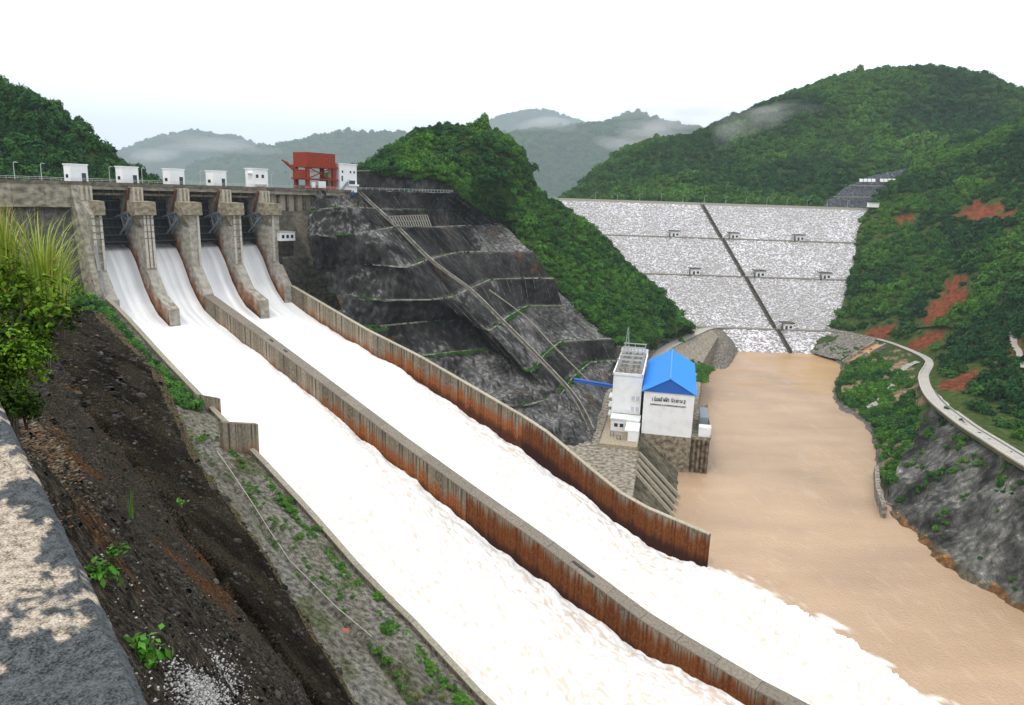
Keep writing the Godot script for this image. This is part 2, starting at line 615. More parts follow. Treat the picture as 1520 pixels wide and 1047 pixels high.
# ---------------------------------------------------------------- ground, river
func foam_edge(l: float) -> float: return interp(l, [[193.0, 74.9], [210.0, 73.5], [227.0, 69.5], [249.0, 56.5], [270.0, 46.0], [300.0, 36.0]])

func build_ground_and_river() -> void:
	var b := MB.new()
	b.quad(Vector3(-14000, -104, 3000), Vector3(14000, -104, 3000), Vector3(14000, -104, -14000), Vector3(-14000, -104, -14000), Color(0.1, 0.15, 0.06))
	struct(b, "ground", M.soil)
	# river surface with low, real ripples
	var g := {"p": PackedVector3Array(), "nu": 221, "nv": 261}
	var f := fbm(301, 0.11, 3)
	var f2 := fbm(302, 0.02, 2)
	for j in 261:
		for i in 221:
			var x := 30.0 + i * 1.0
			var z := -90.0 - j * 1.5
			g.p.append(Vector3(x, RIVER + 0.05 * f.get_noise_2d(x * 0.7, z) + 0.05 * f2.get_noise_2d(x, z), z))
	var tint := fbm(303, 0.018, 4)
	var streak := fbm(304, 0.05, 4)
	var col := func(p: Vector3, _n, _u, _v) -> Color:
		var q := 0.98 + 0.16 * tint.get_noise_2d(p.x, p.z) + 0.14 * streak.get_noise_2d(p.x * 0.4 + p.z * 0.2, p.z * 1.3)
		# shallows and mud bar below the rockfill toe and along the right shore
		var bar := smoothstep(0.0, 1.0, clampf((-p.z - 330.0) / 60.0, 0, 1)) * smoothstep(-0.1, 0.45, tint.get_noise_2d(p.x * 1.6, p.z * 1.6) + (p.x - 140.0) * 0.012)
		var c := Color(0.44, 0.305, 0.195).lerp(Color(0.46, 0.28, 0.11), bar * 0.75) * q
		# torn foam drifting off the spillway outflow, and thin foam lines farther out
		var l := l_of(p)
		if l > 190.0:
			var far := lat_of(p) - foam_edge(l)
			var n := streak.get_noise_2d(l * 1.6, lat_of(p) * 4.0) + 0.6 * tint.get_noise_2d(l * 3.0, lat_of(p) * 3.0)
			c = c.lerp(Color(0.84, 0.82, 0.78), smoothstep(0.12, 0.5, n + 0.45 - far * 0.11) * 0.9)
		var ln := absf(streak.get_noise_2d(p.x * 0.9 + 300.0, p.z * 0.25))
		return c.lerp(Color(0.66, 0.56, 0.45), smoothstep(0.03, 0.0, ln) * 0.15)
	var m := StandardMaterial3D.new()
	m.vertex_color_use_as_albedo = true
	m.roughness = 0.25
	m.metallic_specular = 0.35
	m.heightmap_enabled = true
	m.heightmap_texture = gray_tex(512, 305, 0.03, 4)
	m.heightmap_scale = 22.0
	m.uv1_triplanar = true; m.uv1_world_triplanar = true
	m.uv1_scale = Vector3.ONE / 16.0
	M.river = m
	struct(grid_mesh(g, col), "river", m)

# ---------------------------------------------------------------- far hills
func hill_from(rows: Array, nu: int, nv: int, amp: float, seed_: int) -> Dictionary:
	var w := []
	for r in rows:
		var line := []
		for p in r: line.append(at_depth(p[0], p[1], p[2]))
		w.append(line)
	var g := loft(w, nu, nv)
	rough_up(g, fbm(seed_, 0.9 / (amp * 14.0), 4), amp)
	return g

func behind(row: Array, back: float, drop: float) -> Array:
	var out := []
	for p in row: out.append([p[0], p[1] + drop, p[2] + back])
	return out

func build_far_hills() -> void:
	var soilc := func(_p, _n, _u, _v) -> Color: return Color(0.55, 1.05, 0.3)
	var far_tone := func(_p) -> Color: return green(rng.randf() * 0.45)
	# [ridge, mid rows, foot]
	var sets := [
		["far_hill", [[80, 262, 8064], [170, 226, 8232], [225, 206, 8400], [275, 197, 8400], [330, 200, 8400], [400, 218, 8400], [470, 226, 8400], [560, 235, 8400]], 120.0, 401],
		["far_hill", [[180, 280, 6048], [270, 252, 6216], [340, 232, 6216], [420, 214, 6384], [500, 200, 6384], [590, 197, 6384], [680, 205, 6384], [760, 215, 6384]], 100.0, 402],
		["far_hill", [[660, 205, 9744], [715, 185, 9744], [745, 172, 9912], [790, 163, 10080], [830, 170, 10080], [870, 182, 10080], [940, 192, 10080], [1010, 205, 10080]], 90.0, 403],
		["far_hill", [[690, 215, 5040], [760, 199, 5208], [820, 190, 5376], [880, 184, 5376], [940, 171, 5376], [990, 182, 5376], [1040, 192, 5376], [1130, 205, 5376]], 150.0, 404],
	]
	for s in sets:
		var top: Array = s[1]
		var drop: float = s[2]
		var rows := [behind(top, 800, 40), top, behind(top, -530, drop * 0.4), behind(top, -1100, drop), behind(top, -1500, drop * 1.4)]
		var g := hill_from(rows, 60, 10, 22.0, s[3])
		struct(grid_mesh(g, soilc, 6.0), s[0], M.soil)
		canopy(g, 4200, 15.0, 30.0, "far_wood", "hazy wood covering a far blue hill beyond the dam", far_tone)
	# big wooded hill behind the rockfill dam
	var ridge := [[800, 305, 830], [855, 287, 880], [900, 252, 930], [960, 222, 960], [1050, 192, 980], [1150, 148, 1000], [1240, 121, 1000], [1330, 108, 1000], [1400, 106, 1000], [1460, 118, 980], [1520, 146, 950], [1620, 190, 930]]
	var mid := []
	var low := []
	for p in ridge:
		mid.append([p[0], lerpf(p[1], 305.0, 0.42), lerpf(p[2], 690.0, 0.38)])
		low.append([p[0], lerpf(p[1], 308.0, 0.8), lerpf(p[2], 690.0, 0.75)])
	var foot := []
	for p in ridge: foot.append([p[0], 318.0 + (p[0] - 1080.0) * 0.03, 672.0])
	var g := hill_from([behind(ridge, 200, 20), ridge, mid, low, foot], 70, 12, 13.0, 405)
	struct(grid_mesh(g, soilc, 6.0), "wooded_hill", M.soil)
	var patch := fbm(406, 0.006, 3)
	var tone := func(p: Vector3) -> Color: return green(0.38 + 1.2 * patch.get_noise_2d(p.x, p.z) + rng.randf_range(-0.28, 0.28)) * 0.8
	canopy(g, 10500, 4.2, 7.0, "hillside_wood", "dense green wood covering the large hill behind the rockfill dam", tone)
	# hill behind the left end of the concrete dam
	var lr := [[-160, 104, 300], [-60, 114, 310], [0, 135, 320], [40, 147, 325], [75, 165, 330], [110, 197, 335], [150, 229, 340], [190, 254, 345], [235, 284, 350], [270, 299, 350]]
	var lf := []
	for p in lr: lf.append([p[0] - 10, 292.0, 262.0 + p[0] * 0.15])
	var lm := []
	for i in lr.size(): lm.append([(lr[i][0] + lf[i][0]) * 0.5, lerpf(lr[i][1], 292.0, 0.5), lerpf(lr[i][2], lf[i][2], 0.5)])
	g = hill_from([behind(lr, 80, 20), lr, lm, lf], 40, 12, 3.0, 407)
	struct(grid_mesh(g, soilc, 6.0), "left_hill", M.soil)
	var dk := func(_p) -> Color: return green(rng.randf_range(-0.2, 0.5)) * 0.85
	canopy(g, 1900, 2.6, 4.2, "hillside_wood", "dark green wood on the hill behind the concrete dam's left end", dk, null, 45, "dark broadleaf tree on the hill behind the concrete dam's left end", "trees on the hill behind the concrete dam")
	# mist hanging on the hills
	var puffs := [[965, 196, 1300, 70, 16, 40], [925, 212, 1300, 60, 14, 40], [1000, 185, 1350, 60, 14, 40], [1128, 172, 905, 38, 16, 30], [1100, 195, 860, 32, 18, 24], [1160, 160, 930, 40, 9, 24], [320, 216, 5400, 420, 60, 260], [215, 230, 5400, 220, 60, 200], [800, 182, 4800, 260, 50, 200], [1000, 168, 4800, 420, 60, 260]]
	for q in puffs:
		for k in 5:
			var fv := FogVolume.new()
			fv.name = fresh("cloud")
			fv.shape = RenderingServer.FOG_VOLUME_SHAPE_ELLIPSOID
			fv.size = Vector3(q[3] * rng.randf_range(0.5, 1.0), q[4] * rng.randf_range(0.5, 1.0), q[5]) * 1.7
			var fm := FogMaterial.new()
			fm.density = (0.05 if q[2] < 1000 else 0.11) / q[5]
			fm.albedo = Color(0.99, 0.995, 1.0)
			fv.material = fm
			add_child(fv)
			fv.position = at_depth(q[0], q[1], q[2]) + Vector3(rng.randf_range(-0.6, 0.6) * q[3], rng.randf_range(-0.4, 0.4) * q[4], rng.randf_range(-0.3, 0.3) * q[5])
			fv.rotation.z = rng.randf_range(-0.2, 0.3)
			fv.set_meta("kind", "stuff")
			tag(fv, "thin white mist hanging over the wooded hills", "mist", "wisps of mist on the hills")

# ---------------------------------------------------------------- benched rock abutment
func build_abutment() -> void:
	var D := func(x, y, z) -> Vector3: return at_depth(x, y, z)
	var L := func(x, y, e) -> Vector3: return at_elev(x, y, e)
	# seven columns: spillway side .. nose with the stair .. river side
	var r0 := [D.call(470, 284, 306), D.call(497, 284, 319), D.call(515, 283, 327), D.call(530, 283, 334), D.call(600, 285, 345), D.call(640, 286, 352), D.call(676, 287, 362)]
	var r1 := [L.call(455, 352, -17.5), L.call(512, 350, -17.5), L.call(554, 344, -16.3), L.call(585, 338, -15.5), L.call(640, 338, -16.0), L.call(701, 335, -16.5), L.call(745, 332, -15.8)]
	var ra := []
	var ra_px := [[460, 312], [498, 310], [530, 309], [556, 310]]
	for i in 7:
		var m: Vector3 = r0[i].lerp(r1[i], 0.5)
		ra.append(at_depth(ra_px[i][0], ra_px[i][1], -m.z) if i < 4 else m)
	var r2 := [L.call(470, 398, -29.5), L.call(541, 393, -29.0), L.call(604, 398, -29.0), L.call(634, 387, -28.5), L.call(680, 375, -28.0), L.call(735, 374, -28.5), L.call(791, 374, -28.5)]
	var r3 := [L.call(500, 440, -40.0), L.call(565, 446, -41.0), L.call(640, 446, -42.0), L.call(674, 441, -42.0), L.call(727, 416, -40.5), L.call(773, 414, -41.0), L.call(822, 414, -41.0)]
	var r4 := [L.call(520, 489, -51.0), L.call(575, 484, -51.0), L.call(683, 474, -52.0), L.call(727, 492, -54.0), L.call(755, 470, -54.0), L.call(783, 455, -54.0), L.call(840, 455, -54.0)]
	var r5 := [L.call(560, 533, -62.0), L.call(625, 529, -62.5), L.call(733, 518, -64.0), L.call(788, 553, -67.0), L.call(808, 528, -67.0), L.call(833, 508, -67.0), L.call(914, 503, -67.0)]
	var r6 := [L.call(620, 585, -73.0), L.call(690, 590, -74.0), L.call(770, 605, -75.0), L.call(831, 589, -76.0), L.call(850, 562, -76.0), L.call(877, 539, -76.0), L.call(920, 536, -76.0)]
	var r7 := [L.call(690, 650, -84.0), L.call(760, 665, -84.0), L.call(830, 680, -84.0), L.call(884, 665, -84.0), L.call(893, 625, -84.0), L.call(902, 590, -84.0), L.call(915, 565, -84.0)]
	var rb := []
	for p in r7: rb.append(p + Vector3(0, -14, 6))
	var edges := [r0, ra, r1, r2, r3, r4, r5, r6, r7, rb]
	var width := [0.0, 1.6, 2.4, 2.4, 2.4, 2.6, 2.6, 2.6, 0.0, 0.0]
	# expand every bench into an outer and an inner edge
	var rows := [r0]
	var bench_rows := []
	for k in range(1, edges.size()):
		var inner := []
		for i in 7:
			var dir: Vector3 = edges[k - 1][i] - edges[k][i]
			dir.y = 0
			inner.append(edges[k][i] + dir.normalized() * width[k] + Vector3(0, 0.15, 0))
		if width[k] > 0.0:
			rows.append(inner)
			bench_rows.append([inner, edges[k]])
		rows.append(edges[k])
	# loft: fine steps on faces, one step on benches
	var nu := 170
	var lines := []
	for r in rows: lines.append(crisp_line(r, nu))
	var p := PackedVector3Array()
	var nv := 0
	for k in lines.size() - 1:
		var steps := 2 if (lines[k][85] as Vector3).distance_to(lines[k + 1][85]) < 3.2 else 14
		for s in steps:
			for i in nu + 1: p.append((lines[k][i] as Vector3).lerp(lines[k + 1][i], float(s) / steps))
			nv += 1
	for i in nu + 1: p.append(lines[-1][i])
	nv += 1
	var g := {"p": p, "nu": nu + 1, "nv": nv}
	# natural rock on the spillway side is rougher than the sprayed face right of the stair
	var f1 := fbm(501, 0.05, 5)
	var f2 := fbm(502, 0.25, 4)
	var nn := normals(g)
	for i in p.size():
		var u := float(i % (nu + 1)) / nu
		var v := float(i / (nu + 1)) / nv
		var wild := smoothstep(0.50, 0.12, u)
		var low := smoothstep(0.62, 0.8, v) * smoothstep(0.62, 0.45, u)
		var amp := 0.45 + 2.6 * wild + 2.6 * low
		var q := p[i]
		g.p[i] = q + nn[i] * (amp * f1.get_noise_3dv(q) + (0.22 + 1.0 * (wild + low)) * f2.get_noise_3dv(q))
	var pale := fbm(503, 0.04, 4)
	var earth := fbm(504, 0.03, 3)
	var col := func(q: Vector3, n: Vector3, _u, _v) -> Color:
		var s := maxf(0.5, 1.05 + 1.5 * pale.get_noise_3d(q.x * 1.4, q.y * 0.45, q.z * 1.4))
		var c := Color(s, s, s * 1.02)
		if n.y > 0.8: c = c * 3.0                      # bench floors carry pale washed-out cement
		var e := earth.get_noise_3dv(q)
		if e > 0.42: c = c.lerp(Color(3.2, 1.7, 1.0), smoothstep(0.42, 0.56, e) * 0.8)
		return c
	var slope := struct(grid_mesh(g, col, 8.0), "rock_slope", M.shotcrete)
	# thin cement ribs that run down the sprayed faces
	var rl_ := MB.new()
	for i in range(70, 168, 7):
		var ii := i + rng.randi_range(-2, 2)
		for j in range(4, nv - 16):
			var n0: Vector3 = g.p[j * (nu + 1) + ii]
			var n1: Vector3 = g.p[(j + 1) * (nu + 1) + ii]
			if n0.distance_to(n1) < 0.25 or absf(n0.y - n1.y) < 0.3 or f1.get_noise_2d(ii * 9.0, j * 0.9) < -0.05: continue
			rl_.bar(n0 + Vector3(0, 0.12, 0.12), n1 + Vector3(0, 0.12, 0.12), 0.28, 0.25, Color(1, 1, 1) * rng.randf_range(0.08, 0.28))
	put(rl_, "face_ribs", M.pale, slope).set_meta("kind", "stuff")
	# pale channel kerbs along the bench edges
	for k in bench_rows.size():
		var line := crisp_line(bench_rows[k][1], 60)
		var b := MB.new()
		var i0 := [4, 16, 10, 8, 8, 10, 12][k] as int
		var i1 := [30, 60, 60, 60, 60, 60, 60][k] as int
		var started := false
		for i in range(i0, i1):
			if f2.get_noise_2d(i * 3.1, k * 40.0) < -0.34: continue
			b.bar(line[i] + Vector3(0, 0.25, 0), line[i + 1] + Vector3(0, 0.25, 0), 0.5, 0.5, Color(1, 1, 1) * rng.randf_range(0.3, 0.8))
		put(b, "kerb", M.pale, slope)
	# stairway down the nose, between two low kerbs
	var st := thing("stairway", "long narrow concrete stairway climbing the dark benched rock slope", "stairs")
	var nose := []
	for q in [[530, 284, 334], [560, 312, 329], [592, 341, 322], [641, 389, 312], [697, 431, 304], [745, 478, 294], [795, 528, 281], [850, 588, 268], [878, 640, 254]]: nose.append(at_depth(q[0], q[1], q[2]))
	var path := smooth_line(nose, 90)
	var kerb_a := MB.new()
	var kerb_b := MB.new()
	var steps_ := MB.new()
	for i in 90:
		var a: Vector3 = path[i] + Vector3(0, 0.5, 0)
		var c: Vector3 = path[i + 1] + Vector3(0, 0.5, 0)
		var side := Vector3.UP.cross(c - a).normalized() * 1.0
		kerb_a.bar(a + side, c + side, 0.3, 0.7, Color(1, 1, 1) * rng.randf_range(0.5, 0.9))
		kerb_b.bar(a - side, c - side, 0.3, 0.7, Color(1, 1, 1) * rng.randf_range(0.3, 0.6))
		for s in 4:
			var q := a.lerp(c, (s + 0.5) / 4.0)
			steps_.box3(q - side * 0.8 - Vector3(0, 0.6, 0), side * 1.6, Vector3(0, 0.42, 0), (c - a) * Vector3(1, 0, 1) / 4.0, Color(0.35, 0.36, 0.36))
	put(kerb_a, "kerb", M.pale, st)
	put(kerb_b, "kerb", M.pale, st)
	put(steps_, "flight", M.concrete, st)
	# second thin drain line beside the stair, and a lattice of beams on the upper face
	var dr := thing("drain_line", "thin pale concrete drain running down the dark slope beside the stairway", "drain")
	var dl := []
	for q in [[704, 436, 303], [760, 478, 300], [800, 520, 292], [850, 570, 285]]: dl.append(at_depth(q[0] + 22, q[1] - 6, q[2] - 2))
	var dp := smooth_line(dl, 40)
	var db := MB.new()
	for i in 40: db.bar(dp[i], dp[i + 1], 0.35, 0.4, Color(0.6, 0.6, 0.58))
	put(db, "channel", M.pale, dr)
	var lt := thing("beam_lattice", "lattice of slim concrete beams fixed on the upper rock slope", "slope lattice")
	var pa := at_depth(578, 322, 324); var pb := at_depth(634, 320, 341)
	var pc := at_depth(586, 337, 321); var pd := at_depth(640, 337, 337)
	for i in 16:
		var b := MB.new()
		b.bar(pa.lerp(pb, i / 15.0) + Vector3(0, 0.2, 0.3), pc.lerp(pd, i / 15.0) + Vector3(0, 0.2, 0.3), 0.4, 0.4, Color(0.5, 0.5, 0.5))
		put(b, "rib", M.pale, lt)
	for q in [[pa, pb], [pc, pd], [pa.lerp(pc, 0.5), pb.lerp(pd, 0.5)]]:
		var b := MB.new()
		b.bar(q[0] + Vector3(0, 0.25, 0.35), q[1] + Vector3(0, 0.25, 0.35), 0.4, 0.4, Color(0.42, 0.42, 0.42))
		put(b, "rail", M.pale, lt)
	# wall above the top platform
	var wt := thing("retaining_wall", "stained dark retaining wall above the top platform, under the wooded hill", "wall")
	var t0 := [at_depth(524, 254, 338), at_depth(570, 253, 350), at_depth(620, 255, 357), at_depth(660, 262, 365), at_depth(680, 276, 372)]
	var t1 := [at_depth(524, 283, 334), at_depth(570, 284, 345), at_depth(620, 285, 352), at_depth(665, 286, 360), at_depth(684, 288, 366)]
	var gw := loft([t0, t1], 60, 14, false)
	rough_up(gw, f2, 0.7)
	put(grid_mesh(gw, func(q: Vector3, _n, _u, _v) -> Color: return Color(1, 1, 1) * (1.3 + 1.8 * pale.get_noise_3d(q.x * 2.0, q.y * 0.5, q.z * 2.0)), 8.0), "face", M.shotcrete, wt)
	var cap := MB.new()
	var capl := smooth_line(t0, 24)
	for i in 24: cap.bar(capl[i], capl[i + 1], 1.0, 0.5, Color(0.45, 0.45, 0.42))
	put(cap, "coping", M.pale, wt)
	# wooded top and river side of the abutment
	var k0 := [[478, 272, 372], [560, 238, 390], [600, 208, 405], [640, 192, 418], [700, 193, 428], [755, 208, 436], [784, 250, 442], [800, 287, 455], [880, 342, 470], [930, 393, 466], [985, 443, 452], [1024, 488, 440]]
	var k1 := [[490, 276, 360], [560, 249, 366], [600, 235, 376], [640, 228, 386], [690, 235, 394], [728, 258, 402], [752, 280, 412], [776, 303, 422], [840, 358, 420], [885, 412, 408], [945, 468, 402], [990, 497, 408]]
	var k2 := [[500, 282, 347], [558, 254, 349], [600, 254, 353], [655, 259, 362], [680, 278, 370], [700, 303, 390], [745, 332, 418], [793, 374, 392], [824, 414, 386], [868, 455, 370], [914, 500, 352], [948, 514, 348]]
	var k3 := behind(k2, -1, 10)
	var gh := hill_from([behind(k0, 45, 30), k0, k1, k2, k3], 90, 10, 2.4, 505)
	struct(grid_mesh(gh, func(q: Vector3, _n, _u, _v) -> Color: return Color(4.6, 1.5, 0.7) if earth.get_noise_3dv(q) > 0.42 else Color(0.6, 1.1, 0.3), 6.0), "abutment_hill", M.soil)
	var pt := fbm(506, 0.02, 3)
	var tone := func(q: Vector3) -> Color: return green(0.55 + 0.9 * pt.get_noise_2d(q.x, q.z) + rng.randf_range(-0.4, 0.3)) * Color(0.80, 0.84, 0.75)
	canopy(gh, 3600, 1.9, 3.6, "abutment_wood", "bright green wood on the abutment hill above the dark rock slope", tone, null, 130, "broadleaf tree in the bright wood on the abutment hill", "trees on the abutment hill")
	# tufts of grass and ferns on the bench floors
	var xf := []
	var cols := []
	for k in bench_rows.size():
		var a := crisp_line(bench_rows[k][0], 80)
		var c := crisp_line(bench_rows[k][1], 80)
		for i in 320:
			var s := rng.randi_range(0, 79)
			if f1.get_noise_2d(s * 1.8, k * 50.0) < (0.12 if k < 4 else -0.05): continue
			var q: Vector3 = (a[s] as Vector3).lerp(c[s], rng.randf_range(0.1, 0.95))
			var r := rng.randf_range(0.35, 0.95)
			xf.append(Transform3D(Basis(Vector3.UP, rng.randf() * TAU).scaled(Vector3(r, r * 0.8, r)), q - Vector3(0, 0.1, 0)))
			cols.append(green(rng.randf_range(0.3, 1.0)) * 0.75)
	for ln in [[745, 482, 785, 456, -54.0], [628, 531, 728, 521, -63.0], [790, 551, 834, 510, -67.0], [833, 586, 872, 543, -76.0], [438, 412, 470, 420, -37.0], [540, 494, 575, 490, -51.0]]:
		for i in 70:
			var f := rng.randf()
			var q := at_elev(lerpf(ln[0], ln[2], f) + rng.randf_range(-3, 3), lerpf(ln[1], ln[3], f) + rng.randf_range(-2, 2), ln[4])
			var r := rng.randf_range(0.4, 1.1)
			xf.append(Transform3D(Basis(Vector3.UP, rng.randf() * TAU).scaled(Vector3(r, r * 0.7, r)), q))
			cols.append(green(rng.randf_range(0.2, 0.9)) * 0.7)
	tag(scatter(crowns[0], xf, cols, "bench_plants", M.leaf), "low green plants growing along the ledges of the dark rock slope", "plants")

# ---------------------------------------------------------------- rockfill dam
const FACE := [[-104.0, 453.0], [-95.0, 466.0], [-83.0, 483.3], [-82.99, 488.3], [-53.0, 531.7], [-52.99, 534.7], [-28.0, 570.9], [-27.99, 573.9], [-3.0, 610.0]]

func face_z(e: float) -> float: return interp(e, FACE)

func rock_mesh() -> ArrayMesh:
	var b := MB.new()
	var ring := []
	for k in 6: ring.append(Vector3(cos(k * TAU / 6), 0, sin(k * TAU / 6)) * rng.randf_range(0.75, 1.1) + Vector3(0, rng.randf_range(-0.15, 0.2), 0))
	var ring2 := []
	for k in 6: ring2.append((ring[k] as Vector3) * rng.randf_range(0.5, 0.75) + Vector3(0, rng.randf_range(0.4, 0.7), 0))
	for k in 6:
		var j := (k + 1) % 6
		b.quad(ring[j], ring[k], ring2[k], ring2[j])
		b.quad(ring[k], ring[j], ring[j] * 0.6 - Vector3(0, 0.5, 0), ring[k] * 0.6 - Vector3(0, 0.5, 0))
	for k in range(1, 5): b.tri(ring2[0], ring2[k + 1], ring2[k])
	return b.mesh()

var rocks := []

func build_rockfill_dam() -> void:
	for i in 3: rocks.append(rock_mesh())
	var dam := thing("rockfill_dam", "huge pale rockfill dam face with berms between two green hills", "dam")
	var x0 := 10.0
	var x1 := 335.0
	for k in FACE.size() - 1:
		var b := MB.new()
		var e0: float = FACE[k][0]
		var e1: float = FACE[k + 1][0]
		var z0: float = -FACE[k][1]
		var z1: float = -FACE[k + 1][1]
		b.quad(Vector3(x0, e0, z0), Vector3(x1, e0, z0), Vector3(x1, e1, z1), Vector3(x0, e1, z1), Color(0.8, 0.8, 0.85) if k % 2 == 1 or k == 0 else Color(0.7, 0.66, 0.6))
		put(b, "berm" if k in [2, 4, 6] else "face", M.road, dam)
	var crest := MB.new()
	crest.box3(Vector3(x0, -9, -622), Vector3(x1 - x0, 0, 0), Vector3(0, 6.2, 0), Vector3(0, 0, 11.5), Color(0.8, 0.8, 0.78))
	put(crest, "crest_road", M.road, dam)
	var par := MB.new()
	par.box3(Vector3(x0, -2.8, -611.6), Vector3(x1 - x0, 0, 0), Vector3(0, 1.6, 0), Vector3(0, 0, 0.5), Color(0.85, 0.85, 0.83))
	put(par, "parapet", M.pale, dam)
	# kerb lines on the berms
	for e in [-28.0, -53.0, -83.0]:
		var kb := MB.new()
		kb.box3(Vector3(x0, e - 0.2, -face_z(e) + 0.3), Vector3(x1 - x0, 0, 0), Vector3(0, 0.9, 0), Vector3(0, 0, 0.6), Color(0.62, 0.62, 0.6))
		put(kb, "berm_kerb", M.pale, dam)
	# riprap
	var cluster := fbm(601, 0.02, 3)
	for r in 3:
		var xf := []
		var cols := []
		for i in 13000:
			var e := rng.randf_range(-95.5, -3.6)
			var on := false
			for q in [-83.0, -53.0, -28.0]:
				if e < q + 0.1 and e > q - 0.6: on = true
			if on: continue
			var x := rng.randf_range(30.0, 325.0)
			var s := rng.randf_range(0.40, 0.80) * (1.5 if rng.randf() < 0.12 else 1.0)
			if e < -83.0: s *= 1.3
			var bs := Basis(Vector3.RIGHT, rng.randf_range(0.3, 0.9)) * Basis(Vector3.UP, rng.randf() * TAU)
			xf.append(Transform3D(bs.scaled(Vector3(s, s * 0.6, s)), Vector3(x, e + 0.1, -face_z(e))))
			var t := rng.randf_range(0.58, 0.84) * (1.0 + 0.25 * cluster.get_noise_2d(x, e))
			if rng.randf() < 0.07: t *= 0.5
			cols.append(Color(t, t * 0.985, t * 1.03))
		scatter(rocks[r], xf, cols, "riprap", M.leaf, dam)
	# stairs that climb the face
	var st := thing("dam_stairway", "straight dark stairway climbing the pale rockfill dam from toe to crest", "stairs")
	var foot := at_depth(1173, 523, 466)
	var top := at_depth(1042, 309, 608)
	var flights := [[-95.0, -83.0], [-83.0, -53.0], [-53.0, -28.0], [-28.0, -3.2]]
	for f in flights:
		var b := MB.new()
		var fr := MB.new()
		var n := 30
		for i in n:
			var ea: float = lerpf(f[0], f[1], float(i) / n) + 0.02
			var eb: float = lerpf(f[0], f[1], float(i + 1) / n) - 0.02
			var xa := lerpf(foot.x, top.x, (ea + 95.0) / 92.0)
			b.box3(Vector3(xa - 0.9, ea - 1.0, -face_z(eb)), Vector3(1.8, 0, 0), Vector3(0, 1.5 + (eb - ea), 0), Vector3(0, 0, 1.8), Color(0.28, 0.28, 0.27))
		put(b, "flight", M.concrete, st)
		for s in [-1.15, 1.15]:
			var k := MB.new()
			var xa: float = lerpf(foot.x, top.x, (f[0] + 95.0) / 92.0) + s
			var xb: float = lerpf(foot.x, top.x, (f[1] + 95.0) / 92.0) + s
			k.bar(Vector3(xa, f[0] + 0.9, -face_z(f[0] + 0.02) + 0.6), Vector3(xb, f[1] + 0.9, -face_z(f[1] - 0.02) + 0.6), 0.35, 0.9, Color(0.4, 0.4, 0.39))
			put(k, "side_wall", M.concrete, st)
	# small instrument houses on the berms
	var where := [[1002, 349, -28, "first instrument hut on the upper berm from the wooded abutment hill"], [1090, 351, -28, "instrument hut on the upper berm just beside the dam stairway"], [1187, 353, -28, "instrument hut at the far end of the upper berm, toward the road bank"],
		[1032, 406, -53, "first instrument hut on the middle berm from the wooded abutment hill"], [1128, 408, -53, "instrument hut on the middle berm just beside the dam stairway"], [1226, 409, -53, "instrument hut at the road-bank end of the middle berm"], [1170, 479, -83, "instrument hut on the lowest berm near the dam stairway"]]
	for w in where:
		var e: float = w[2]
		var at := at_depth(w[0], w[1], face_z(e - 0.01) + 1.5)
		at.y = e
		instrument_hut(at, "small white " + w[3])
	# lamp posts on the crest
	for x in [883, 916, 949, 981, 1013, 1045, 1077, 1107, 1138, 1168, 1198, 1228, 1258]:
		var at := at_depth(x, 305, 613)
		lamp_post(Vector3(at.x, -2.8, -613), 7.0, "slim grey lamp post on the rockfill dam's crest", "lamp posts along the rockfill dam crest", 0.0, true)
	# dark sprayed slope with pale panels above the right end of the crest
	var pl := [[at_depth(1222, 306, 632), at_depth(1345, 310, 628)], [at_depth(1255, 278, 655), at_depth(1346, 280, 652)], [at_depth(1290, 262, 668), at_depth(1346, 250, 672)]]
	var g := loft(pl, 40, 16, false)
	rough_up(g, fbm(602, 0.1, 4), 1.2)
	var cut := struct(grid_mesh(g, func(_p, _n, _u, _v) -> Color: return Color(2.4, 2.6, 3.2), 8.0), "cut_slope", M.shotcrete)
	for q in [[1238, 292, 640], [1262, 275, 655]]:
		var b := MB.new()
		b.bar(at_depth(q[0], q[1], q[2] - 3), at_depth(1344, q[1] + 2, q[2] - 5), 1.2, 0.8, Color(0.5, 0.55, 0.5))
		put(b, "ledge", M.pale, cut)
	for i in 9:
		if i == 4: continue
		var p := at_depth(1276 + i * 6.1, 270.0, 656)
		var b := MB.new()
		b.box3(p, Vector3(2.9, 0, 0), Vector3(0, 2.6, -0.8), Vector3(0, 0.1, 0.4))
		var o := put(b, "slope_panel", M.offwhite)
		tag(o, "white square panel in the row on the dark cut slope above the crest", "panel", "white panels on the cut slope")
	# white gate house at the end of the crest
	var ho := at_depth(1296, 306, 606)
	var h := thing("crest_hut", "low white hut at the road-bank end of the rockfill crest", "hut", ho)
	var wb := MB.new()
	wb.box3(Vector3(-4, -1.0, -2), Vector3(8, 0, 0), Vector3(0, 3.4, 0), Vector3(0, 0, 4))
	put(wb, "wall", M.offwhite, h)
	var rb := MB.new()
	rb.box3(Vector3(-4.4, 2.4, -2.4), Vector3(8.8, 0, 0), Vector3(0, 0.4, 0), Vector3(0, 0, 4.8))
	put(rb, "roof", M.pale, h)

